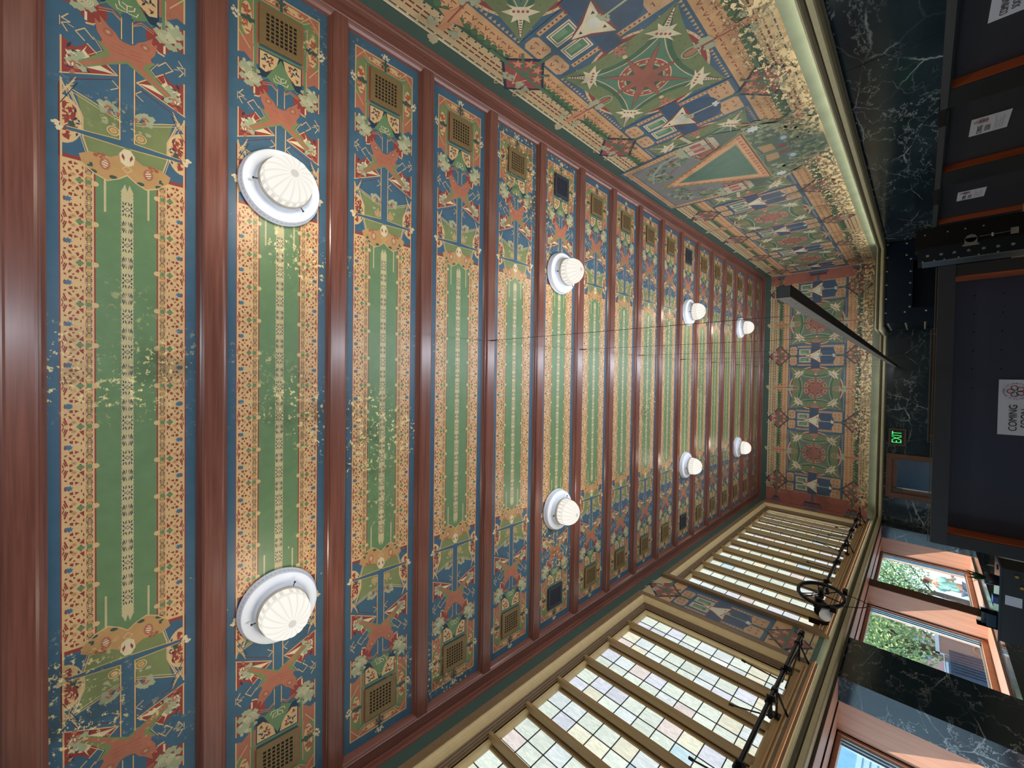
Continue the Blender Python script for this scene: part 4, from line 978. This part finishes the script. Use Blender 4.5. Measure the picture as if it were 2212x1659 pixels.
b = MB(); b.box(.20, .30, -.02, .0, 1.02, 1.16); b.tube([(.29, -.02, 1.09), (.29, .02, 1.09)], .065, 16); b.box(.17, .20, -.03, .05, 1.0, 1.18); b.build('latch_plate', SHINY, rp)
b = MB(); b.tube([(.30, -.01, 1.0), (.31, -.01, .66)], .007, 8); b.tube([(.27, -.01, .86), (.33, -.01, .86)], .016, 10); b.box(.26, .36, -.02, .03, .60, .68); b.build('latch_rod', SHINY, rp)
tag(rp, 'dark riveted steel post with bright latch beside the counter', 'steel post')

# ------------------------------------------------------------------ right-hand row of black-faced booths
FX, PX = 4.20, 4.48
def booth(idx, y0, y1, pil, fasc, label):
    """y0..y1 recess, pilaster after it up to pil, top rail over fasc=(a,b)"""
    w = empty('booth_front', (FX, (y0+y1)/2, 0)); oy_ = (y0+y1)/2
    MB().box(.13, .14, y0-oy_, y1-oy_, 0, 1.42).build('black_panel', BLACKP, w)
    MB().box(.01, .13, y1-oy_-.012, y1-oy_, 0, 1.40).build('orange_jamb', W_REV, w)
    MB().box(0, .145, y1-oy_, pil-oy_, 0, 1.42).build('pilaster', BLACK, w)
    MB().box(.0, .145, y0-oy_, y1-oy_, 1.40, 1.42).build('soffit', BLACK, w)
    MB().box(-.02, .10, fasc[0]-oy_, fasc[1]-oy_, 1.42, 1.50).build('top_rail', plain('grey_rail_%d' % idx, rgb(70, 74, 80), .5), w)
    tag(w, label, 'booth', 'black booths along the marble wall'); return w
booth(1, 4.6, 8.50, 9.05, (4.4, 8.99), 'black booth front nearest the camera with a sheet pinned to it')
booth(2, 9.10, 11.76, 12.6, (9.59, 12.60), 'middle black booth front on the marble wall')
booth(3, 12.65, 15.50, 16.4, (13.70, 16.40), 'far black booth front beside the riveted enclosure')
for y0, y1, lb in ((8.99, 9.59, 'small black cap block between the near and middle booths'), (12.60, 13.70, 'black cap block between the middle and far booths')):
    tag(MB().box(FX, XR-.004, y0+.004, y1-.004, 1.425, 1.51).build('cap_block', HOLE), lb, 'cap block')
XS = FX+.13-.006
def paper(x, y0, y1, z0, z1, label, normal='x', curl=.03, detail=True):
    w = y1-y0; h = z1-z0; p = empty('paper_sign')
    if normal == 'x':
        org = Vector((x, (y0+y1)/2, (z0+z1)/2)); right = Vector((0, -1, 0)); up_ = Vector((0, 0, 1))
    else: org = Vector(((y0+y1)/2, x, (z0+z1)/2)); right = Vector((1, 0, 0)); up_ = Vector((0, 0, 1))
    n = right.cross(up_); p.location = org
    b = MB(); N = 12
    for i in range(N):
        q0, q1 = i/N-.5, (i+1)/N-.5
        f0, f1 = curl*(q0**2)*.6, curl*(q1**2)*.6
        A = right*w*q0+n*f0; B = right*w*q1+n*f1
        b.mesh([A-up_*h/2, B-up_*h/2, B+up_*h/2, A+up_*h/2, A-up_*h/2-n*.001, B-up_*h/2-n*.001, B+up_*h/2-n*.001, A+up_*h/2-n*.001], [(0, 1, 2, 3), (7, 6, 5, 4), (0, 4, 5, 1), (3, 2, 6, 7)])
    b.build('sheet', PAPER, p)
    def at(u, v): return org*0+right*u*w+up_*v*h+n*.010
    text('COMING\nSOON', h*.205, INK, 'lettering', p, face_mtx(at(-.19, .13), right, up_), sx=.86)
    # looped emblem
    e = MB(); cx, cy = .29*w, .20*h; R = h*.10
    for k in range(5):
        th0 = pi/2+2*pi*k/5; c0 = Vector((cx+R*cos(th0), cy+R*sin(th0)))
        pts = [right*(c0.x+R*.55*cos(th0+radians(a_)))+up_*(c0.y+R*.55*sin(th0+radians(a_)))+n*.010 for a_ in range(-125, 126, 25)]
        e.tube(pts, h*.009, 5)
    e.build('emblem_loops', REDINK, p)
    e = MB()
    for k in range(5):
        th0 = pi/2+2*pi*k/5+.3; e.tube([right*(cx+R*.25*cos(th0))+up_*(cy+R*.25*sin(th0))+n*.010, right*(cx+R*.85*cos(th0+.35))+up_*(cy+R*.85*sin(th0+.35))+n*.010], h*.011, 5)
    e.build('emblem_strokes', INK, p)
    ringv = MB(); s_ = 'WHITE & BEYOND CELEBRATE '
    for i, chh in enumerate(s_):
        a_ = radians(215-260*i/(len(s_)-1)); r_ = R*2.1
        if chh == ' ': continue
        pos = right*(cx+r_*cos(a_))+up_*(cy+r_*sin(a_))+n*.010
        tt = right*sin(a_)-up_*cos(a_); text(chh, h*.05, INK, 'lettering', p, face_mtx(pos, tt, n.cross(tt)), .0004, into=ringv)
    ringv.build('ring_lettering', INK, p)
    r = MB(); a0 = at(-.42, -.14); a1 = at(.42, -.14); r.tube([a0, a1], h*.003, 4); r.build('rule', INK, p)
    f = MB()
    for k in range(3): f.tube([at(-.36, -.20-.07*k), at(.1+.1*k, -.20-.07*k)], h*.006, 4)
    f.build('small_print', plain('grey_print', rgb(150, 155, 175), .7), p)
    tag(p, label, 'paper sign'); return p
paper(XS, 6.75, 7.44, .72, 1.145, 'white COMING SOON sheet on the booth front nearest the camera')
paper(XS, 9.98, 10.63, .70, 1.125, 'white COMING SOON sheet on the middle booth front')
paper(XS, 13.55, 14.18, .70, 1.125, 'white COMING SOON sheet on the far booth front')

# ------------------------------------------------------------------ central black kiosk
ks = empty('counter_kiosk', (-.3, 8.0, 0))
b = MB(); b.box(-1.89, 1.895, 0, .05, 1.315, 1.47); b.build('fascia', plain('charcoal_fascia', rgb(44, 50, 60), .5), ks)
b = MB(); b.box(1.74, 1.89, .01, .42, 0, 1.315); b.build('corner_post', BLACK, ks); b = MB(); b.box(-1.89, -1.73, .01, .42, 0, 1.315); b.build('corner_post', BLACK, ks)
MB().box(1.725, 1.74, .03, .38, 0, 1.315).build('orange_jamb', W_REV, ks); MB().box(-1.73, -1.715, .03, .38, 0, 1.315).build('orange_jamb', W_REV, ks)
MB().box(-1.715, 1.725, .37, .39, 0, 1.315).build('black_panel', plain('satin_black_panel', rgb(50, 58, 80), .42, var=.02), ks)
hl = MB()
for x in (1.21, .96, .71, .457, .205, -.05):
    for z in (1.12, .87): hl.tube([(x+.3, .369, z), (x+.3, .3675, z)], .010, 8)
hl.build('peg_holes', HOLE, ks)
b = MB(); b.box(-1.89, 1.895, .42, 2.6, 0, 1.30); b.build('cabinet_body', BLACKP, ks)
b = MB(); b.box(-1.90, 1.90, .06, .09, 1.49, 1.50); b.box(-1.90, 1.90, .05, .10, 1.47, 1.478); b.build('top_channel', plain('rail_metal', rgb(96, 92, 84), .4, .5), ks)
tag(ks, 'long low black kiosk across the hall with orange jambs', 'kiosk')
paper(8.36, -.66, .066, .40, .885, 'large white COMING SOON sheet on the black kiosk', 'y', .06)
bb = empty('back_bar', (-.05, 12.4, 0)); b = MB(); b.box(-1.2, 1.2, 0, .4, 0, 1.48); b.build('cabinet', plain('brown_black_wood', rgb(38, 30, 28), .4), bb)
b = MB(); b.box(-1.21, 1.21, -.012, 0, 1.49, 1.50); b.box(-1.21, -1.20, -.01, .0, 1.3, 1.49); b.build('metal_edge', plain('edge_metal', rgb(90, 96, 104), .4, .5), bb)
b = MB()
for x in (-1.06, 1.1): b.tube([(x, -.02, 1.46), (x, -.02, 1.2)], .012, 8)
b.build('copper_rods', plain('copper', rgb(160, 96, 60), .3, .8), bb); tag(bb, 'dark brown back bar cabinet behind the kiosk', 'cabinet')

# ------------------------------------------------------------------ exit sign and door on the end wall
ex = empty('exit_sign', (-1.885, YE-.004, 2.16)); b = MB(); b.box(-.30, .30, -.05, 0, -.225, .22); b.build('casing', plain('bronze_box', rgb(96, 82, 68), .45, .3), ex)
MB().box(-.25, .25, -.053, -.05, -.17, .17).build('face', plain('dark_sign_face', rgb(40, 34, 30), .5), ex)
text('EXIT', .36, emitmat('exit_green', (.08, .95, .22, 1), .95), 'lettering', ex, face_mtx((0, -.055, -.0), (1, 0, 0), (0, 0, 1)), .001, sx=.56)
tag(ex, 'green EXIT sign in a bronze box on the marble end wall', 'exit sign')
dr = struct(empty('door_1', (-3.235, YE, 0)), 'wooden exit door with tall glass pane in the end wall')
b = MB(); b.box(-.765, -.60, -.06, .12, 0, 2.42); b.box(.60, .765, -.06, .12, 0, 2.42); b.box(-.60, .60, -.06, .12, 2.27, 2.42); b.build('door_frame', W_OAKD, dr)
b = MB(); b.box(-.60, -.44, 0, .06, 0, 2.27); b.box(.58, .60, 0, .06, 0, 2.27); b.box(-.44, .58, 0, .06, 2.14, 2.27); b.box(-.44, .58, 0, .06, 0, .3); b.build('door_leaf', W_OAKD, dr)
g_ = MB(); g_.face([(-.44, .03, .3), (.58, .03, .3), (.58, .03, 2.14), (-.44, .03, 2.14)][::-1]); g_.build('pane', GLASS, dr); MB().box(-.44, -.40, .005, .04, .3, 2.14).build('bright_edge', plain('pale_edge', rgb(190, 215, 235), .3), dr)  # pale strip down one side of the pane
b = MB(); b.box(-.50, -.42, -.05, 0, 2.05, 2.24); b.tube([(-.46, -.03, 2.06), (-.46, -.03, 1.98)], .03, 10); b.build('door_closer', plain('closer_metal', rgb(84, 80, 76), .35, .7), dr)
vb = MB(); vb.box(-1.6, 1.4, 1.6, 1.65, -.1, 2.8); vb.box(-1.6, 1.4, .30, 1.65, 2.8, 2.85); vb.box(-1.65, -1.6, .30, 1.65, -.1, 2.85); vb.box(1.4, 1.45, .30, 1.65, -.1, 2.85); vb.build('vestibule_wall_screen', plain('grey_blue_wall', rgb(66, 78, 88), .6), dr)  # added enclosure, roof and sides keep sky light off the door pane
light('vestibule_light', 'AREA', (-3.2, 20.3, 2.7), 2.5, (.8, .9, 1), shape='SQUARE', size=.8)

# ------------------------------------------------------------------ service corner at the left of the kiosk
sv = empty('service_counter', (-3.3, 9.45, 0)); b = MB(); b.box(-.55, .55, 0, .55, 0, .70); b.build('cabinet', BLACK, sv); MB().box(-.57, .57, -.02, .57, .70, .72).build('countertop', plain('glossy_top', rgb(60, 72, 90), .15), sv)
b = MB()
for x, z in ((.47, .56), (.32, .51)): b.tube([(x, 0, z), (x, -.025, z)], .02, 12)
b.build('brass_knob', plain('brass_knob', rgb(190, 150, 70), .3, .8), sv); b = MB(); b.box(.02, .16, -.004, -.001, .5, .66); b.build('price_card', PAPER, sv); tag(sv, 'low black service counter with two brass knobs left of the kiosk', 'counter')
pp = empty('potted_plant', (-3.0, 9.6, .72)); b = MB(); b.lathe([(.0, 0), (.075, 0), (.09, .13), (.082, .13), (.07, .11), (0, .11)], n=24); b.build('pot', plain('ribbed_black_pot', rgb(36, 38, 46), .4), pp)
lf = MB(); rn = random.Random(9)
for k in range(9):
    th = k*2.4; L_ = rn.uniform(.16, .26); sp_ = rn.uniform(.25, .8); base_ = Vector((0, 0, .11)); d = Vector((cos(th), sin(th), 0)); sd_ = Vector((-sin(th), cos(th), 0)); prev = None
    for i in range(7):
        q = i/6; cpt = base_+d*L_*sp_*q+Vector((0, 0, L_*q*(1-.35*q*sp_))); w_ = .024*sin(pi*min(1, .12+q*.88))
        cur = (cpt-sd_*w_, cpt-Vector((0, 0, w_*.3)), cpt+sd_*w_)
        if prev: lf.face([prev[0], prev[1], cur[1], cur[0]], smooth=True); lf.face([prev[1], prev[2], cur[2], cur[1]], smooth=True)
        prev = cur
lf.build('leaves', plain('glossy_leaf', rgb(40, 72, 40), .25), pp); tag(pp, 'small plant with pointed leaves in a black pot on the service counter', 'potted plant')
rk = empty('acrylic_rack', (-3.62, 9.6, .72)); b = MB()
for k in range(4): b.box(-.10, .12, -.10+.06*k, -.096+.06*k, 0, .10+.03*k)
b.box(-.10, -.096, -.1, .1, 0, .2); b.box(.116, .12, -.1, .1, 0, .16); b.box(-.1, .12, -.1, .1, 0, .008); b.build('clear_sheets', glasspane('acrylic', (.75, .88, .95, 1)), rk); b = MB(); b.box(-.09, .10, -.08, -.05, .01, .1); b.box(-.09, .10, -.0, .04, .01, .15); b.build('leaflets', plain('leaflets', rgb(90, 96, 104), .5), rk); tag(rk, 'clear acrylic leaflet rack at the end of the service counter', 'rack')
tm = empty('card_terminal', (-3.28, 9.6, .72)); b = MB(); b.box(-.05, .05, -.09, .06, 0, .05); b.build('body', plain('terminal_body', rgb(60, 80, 140), .3), tm); MB().box(-.04, .04, -.06, .02, .05, .053).build('screen', emitmat('terminal_screen', (.25, .45, 1, 1), .8), tm); tag(tm, 'small card terminal with a blue screen on the service counter', 'terminal')
stn = empty('post_stand', (-2.82, 9.7, .72)); MB().tube([(0, 0, 0), (0, 0, .10)], .006, 8).build('rod', plain('pale_rod', rgb(230, 214, 180), .4), stn); MB().lathe([(0, .0), (.04, 0), (.04, .008), (0, .008)], n=20).build('base', BLACK, stn); tag(stn, 'short pale upright rod beside the potted plant', 'stand')

# ------------------------------------------------------------------ OUTSIDE the storefront
GZ = -.5
struct(MB().box(-60, XG-.2, -30, 70, GZ-.1, GZ).build('pavement', plain('pavement_grey', rgb(150, 160, 170), .8, var=.05)))
def building(x0, x1, y0, y1, h, col, label, sidings, win=True):
    o = empty('street_building', ((x0+x1)/2, (y0+y1)/2, GZ)); b = MB(); hx, hy = (x1-x0)/2, (y1-y0)/2; b.box(-hx, hx, -hy, hy, 0, h); b.build('wall', plain('facade_'+sidings, col, .7), o)
    s_ = MB()
    if sidings == 'siding':
        for k in range(22): s_.box(hx, hx+.02, -hy, hy, k*.14, k*.14+.10)
        s_.build('siding', plain('white_siding', rgb(214, 236, 240), .6), o)
    if win:
        for k in range(max(2, int(2*hy/3))):
            for q in range(int(h/3)):
                yy = -hy+1.4+k*3; zz = 1+q*3
                f = MB(); f.box(hx, hx+.04, yy, yy+1.2, zz, zz+1.6); f.build('window', plain('dark_glass', rgb(60, 84, 120), .2), o)
    tag(o, label, 'building'); return o
building(-34, -24, -4, 30, 9, rgb(186, 196, 214), 'pale grey building across the street', 'grey')
building(-13.5, -9.5, 9.6, 16.2, 6.5, rgb(150, 200, 224), 'white sided building close outside the near street window', 'siding', False)
building(-40, -26, 32, 60, 8, rgb(170, 120, 112), 'reddish building far down the street', 'red')
LEAFM = plain('tree_leaf', rgb(168, 186, 116), .6, var=.12, scale=3); LEAFD = plain('tree_leaf_dark', rgb(104, 136, 96), .6, var=.12, scale=3)
def tree(x, y, h, r, label, seed):
    rn = random.Random(seed); o = empty('street_tree', (x, y, GZ)); b = MB()
    b.tube([(0, 0, 0), (.05, .02, h*.3), (-.04, .05, h*.55), (0, 0, h*.8)], [.13, .10, .07, .03], 10)
    for k in range(9):
        th = rn.uniform(0, 6.28); z0 = h*rn.uniform(.3, .6); b.tube([(0, 0, z0), (r*.4*cos(th), r*.4*sin(th), z0+h*.14), (r*.8*cos(th), r*.8*sin(th), z0+h*.25)], [.05, .03, .012], 6)
    b.build('trunk', plain('bark_%d' % seed, rgb(90, 70, 58), .8), o)
    c = MB()
    for k in range(6500):
        u = rn.gauss(0, 1); v = rn.gauss(0, 1); w = rn.gauss(0, 1); L_ = sqrt(u*u+v*v+w*w); q = rn.random()**.45
        p = Vector((u/L_*r*q, v/L_*r*q, h*.68+w/L_*h*.36*q))
        a = Vector((rn.gauss(0, 1), rn.gauss(0, 1), rn.gauss(0, 1))).normalized(); d = a.cross(Vector((rn.gauss(0, 1), rn.gauss(0, 1), .3))).normalized(); s_ = rn.uniform(.035, .08)
        c.face([p-a*s_, p+d*s_*.5, p+a*s_, p-d*s_*.5], mi=0 if rn.random() < .6 else 1)
    c.build('crown', [LEAFM, LEAFD], o); tag(o, label, 'tree'); return o
tree(-9.0, 19.6, 4.4, 1.5, 'leafy street tree outside the middle street window', 1); tree(-9.6, 26.5, 4.6, 1.9, 'leafy street tree beyond the person outside', 2); tree(-14.5, 31.0, 5.2, 2.0, 'leafy street tree farther off between two windows', 3)
# wooden sandwich board, planter, street furniture
sb = empty('wooden_board', (-7.6, 17.35, GZ)); b = MB(); b.box(-.03, .03, -.9, .9, 0, 1.62); b.build('panel', plain('brown_board', rgb(150, 108, 92), .6), sb)
b = MB(); b.box(.03, .045, -.93, .93, 1.58, 1.66); b.box(.03, .045, -.93, -.86, 0, 1.66); b.box(.03, .045, .86, .93, 0, 1.66); b.build('frame', plain('board_frame', rgb(180, 210, 230), .4), sb)
b = MB(); rn = random.Random(4)
for k in range(46):
    y = rn.uniform(-.6, .35); z = rn.uniform(.15, .75); b.tube([(.034, y, z), (.034, y+.06, z+.02)], .010, 6)
b.build('white_marks', PAPER, sb); b = MB()
b.tube([(.036, .7*cos(radians(t)), .1+.8*sin(radians(t))) for t in range(20, 161, 10)], .02, 6); b.build('curved_line', plain('arc_brown', rgb(196, 120, 76), .6), sb)
tag(sb, 'brown wooden board with white marks outside the middle street window', 'board')
gs = empty('garment_rail', (-7.5, 15.6, GZ)); b = MB(); b.tube([(0, -.7, 0), (0, -.7, 1.5), (0, .7, 1.5), (0, .7, 0)], .02, 8); b.build('rail', SHINY, gs)
b = MB()
for k in range(9):
    y = -.6+k*.15; b.mesh([(-.22, y-.04, 1.42), (.22, y-.04, 1.42), (.27, y-.05, .55), (-.27, y-.05, .55), (-.22, y+.04, 1.42), (.22, y+.04, 1.42), (.27, y+.05, .55), (-.27, y+.05, .55)], [(0, 1, 2, 3), (7, 6, 5, 4), (0, 4, 5, 1), (1, 5, 6, 2), (2, 6, 7, 3), (3, 7, 4, 0)])
b.build('coats', plain('dark_coats', rgb(62, 72, 92), .8, var=.15), gs); tag(gs, 'rail of dark clothes outside the middle street window', 'clothes rail')

# ------------------------------------------------------------------ person outside the far street window
def person(loc, rz, sc_):
    o = empty('person', loc); o.rotation_euler = (0, 0, rz); o.scale = (sc_, sc_, sc_)
    def skin(name, nodes, edges, mat, root, sub=2):
        me = bpy.data.meshes.new(name); me.from_pydata([n[:3] for n in nodes], edges, []); ob = bpy.data.objects.new(name, me); COL.objects.link(ob); ob.parent = o
        sk = ob.modifiers.new('skin', 'SKIN'); sd = me.skin_vertices[0].data
        for i, n in enumerate(nodes): sd[i].radius = (n[3], n[4] if len(n) > 4 else n[3]); sd[i].use_root = (i == root)
        ob.modifiers.new('sub', 'SUBSURF').levels = sub; ob.modifiers['sub'].render_levels = sub; sk.use_smooth_shade = True; me.materials.append(mat); return ob
    SK = plain('skin', rgb(206, 158, 130), .5); 
    body = [(0, 0, .98, .12, .10), (0, 0, 1.15, .12, .10), (0, .01, 1.35, .15, .11), (0, .01, 1.47, .10, .09), (0, 0, 1.54, .05), (0, -.015, 1.62, .075), (0, -.015, 1.70, .088, .095), (0, -.01, 1.77, .06),
            (.17, .01, 1.43, .055), (.23, -.02, 1.17, .042), (.14, -.20, 1.05, .032), (.08, -.28, 1.10, .028), (-.17, .01, 1.43, .055), (-.24, -.02, 1.16, .042), (-.15, -.20, 1.05, .032), (-.08, -.28, 1.10, .028),
            (.09, 0, .90, .09), (.10, -.01, .50, .062), (.10, .03, .10, .042), (.10, -.10, .04, .035), (-.09, 0, .90, .09), (-.10, -.01, .50, .062), (-.10, .03, .10, .042), (-.10, -.10, .04, .035)]
    e = [(0, 1), (1, 2), (2, 3), (3, 4), (4, 5), (5, 6), (6, 7), (3, 8), (8, 9), (9, 10), (10, 11), (3, 12), (12, 13), (13, 14), (14, 15), (0, 16), (16, 17), (17, 18), (18, 19), (0, 20), (20, 21), (21, 22), (22, 23)]
    skin('body', body, e, SK, 0)
    shirt = [(0, 0, .90, .17, .135), (0, 0, 1.10, .155, .125), (0, .01, 1.32, .175, .13), (0, .01, 1.46, .11, .10), (.18, .01, 1.42, .085), (.24, -.01, 1.22, .075), (-.18, .01, 1.42, .085), (-.24, -.01, 1.22, .075)]
    skin('shirt', shirt, [(0, 1), (1, 2), (2, 3), (3, 4), (4, 5), (3, 6), (6, 7)], plain('mint_cloth', rgb(150, 214, 196), .8), 0)
    tr = [(0, 0, .93, .15, .12), (.095, 0, .84, .11), (.105, -.01, .5, .082), (.105, .02, .1, .07), (-.095, 0, .84, .11), (-.105, -.01, .5, .082), (-.105, .02, .1, .07)]
    skin('trousers', tr, [(0, 1), (1, 2), (2, 3), (0, 4), (4, 5), (5, 6)], plain('slate_cloth', rgb(90, 116, 138), .8), 0)
    skin('hair', [(0, .03, 1.76, .082, .08), (0, .055, 1.68, .082, .06), (0, .06, 1.60, .06, .045)], [(0, 1), (1, 2)], plain('brown_hair', rgb(96, 56, 44), .6), 0)
    f = MB()
    for sx in (-.032, .032): f.tube([(sx, -.108, 1.70), (sx, -.116, 1.70)], .010, 8)
    f.build('eyes', INK, o); f = MB(); f.tube([(0, -.105, 1.70), (0, -.125, 1.665), (0, -.10, 1.655)], [.010, .015, .010], 8); f.build('nose', SK, o); f = MB(); f.tube([(-.025, -.10, 1.628), (0, -.107, 1.625), (.025, -.10, 1.628)], .006, 6); f.build('mouth', plain('lip', rgb(170, 90, 84), .5), o)
    for sx in (-1, 1):
        h = MB(); w0 = Vector((sx*.08, -.28, 1.10)); h.tube([w0, w0+Vector((0, -.05, .01)), w0+Vector((0, -.085, .02))], [.026, .038, .03], 10); h.build('palm', SK, o)
        for k in range(4):
            q = w0+Vector(((k-1.5)*.018, -.08, .02)); L_ = (.055, .068, .062, .048)[k]; h = MB(); h.tube([q, q+Vector((0, -L_*.6, .004)), q+Vector((0, -L_, -.012))], [.0085, .008, .006], 8); h.build('finger', SK, o)
        h = MB(); q = w0+Vector((-sx*.03, -.035, .01)); h.tube([q, q+Vector((-sx*.022, -.03, .008)), q+Vector((-sx*.022, -.055, .004))], [.010, .009, .007], 8); h.build('thumb', SK, o)
        h = MB(); h.tube([(sx*.088, -.005, 1.70), (sx*.098, .0, 1.70)], [.018, .022], 8); h.build('ear', SK, o)
    tag(o, 'person in a mint green shirt standing outside the far street window', 'person'); return o
person((-6.85, 20.1, GZ), radians(150), 1.10)
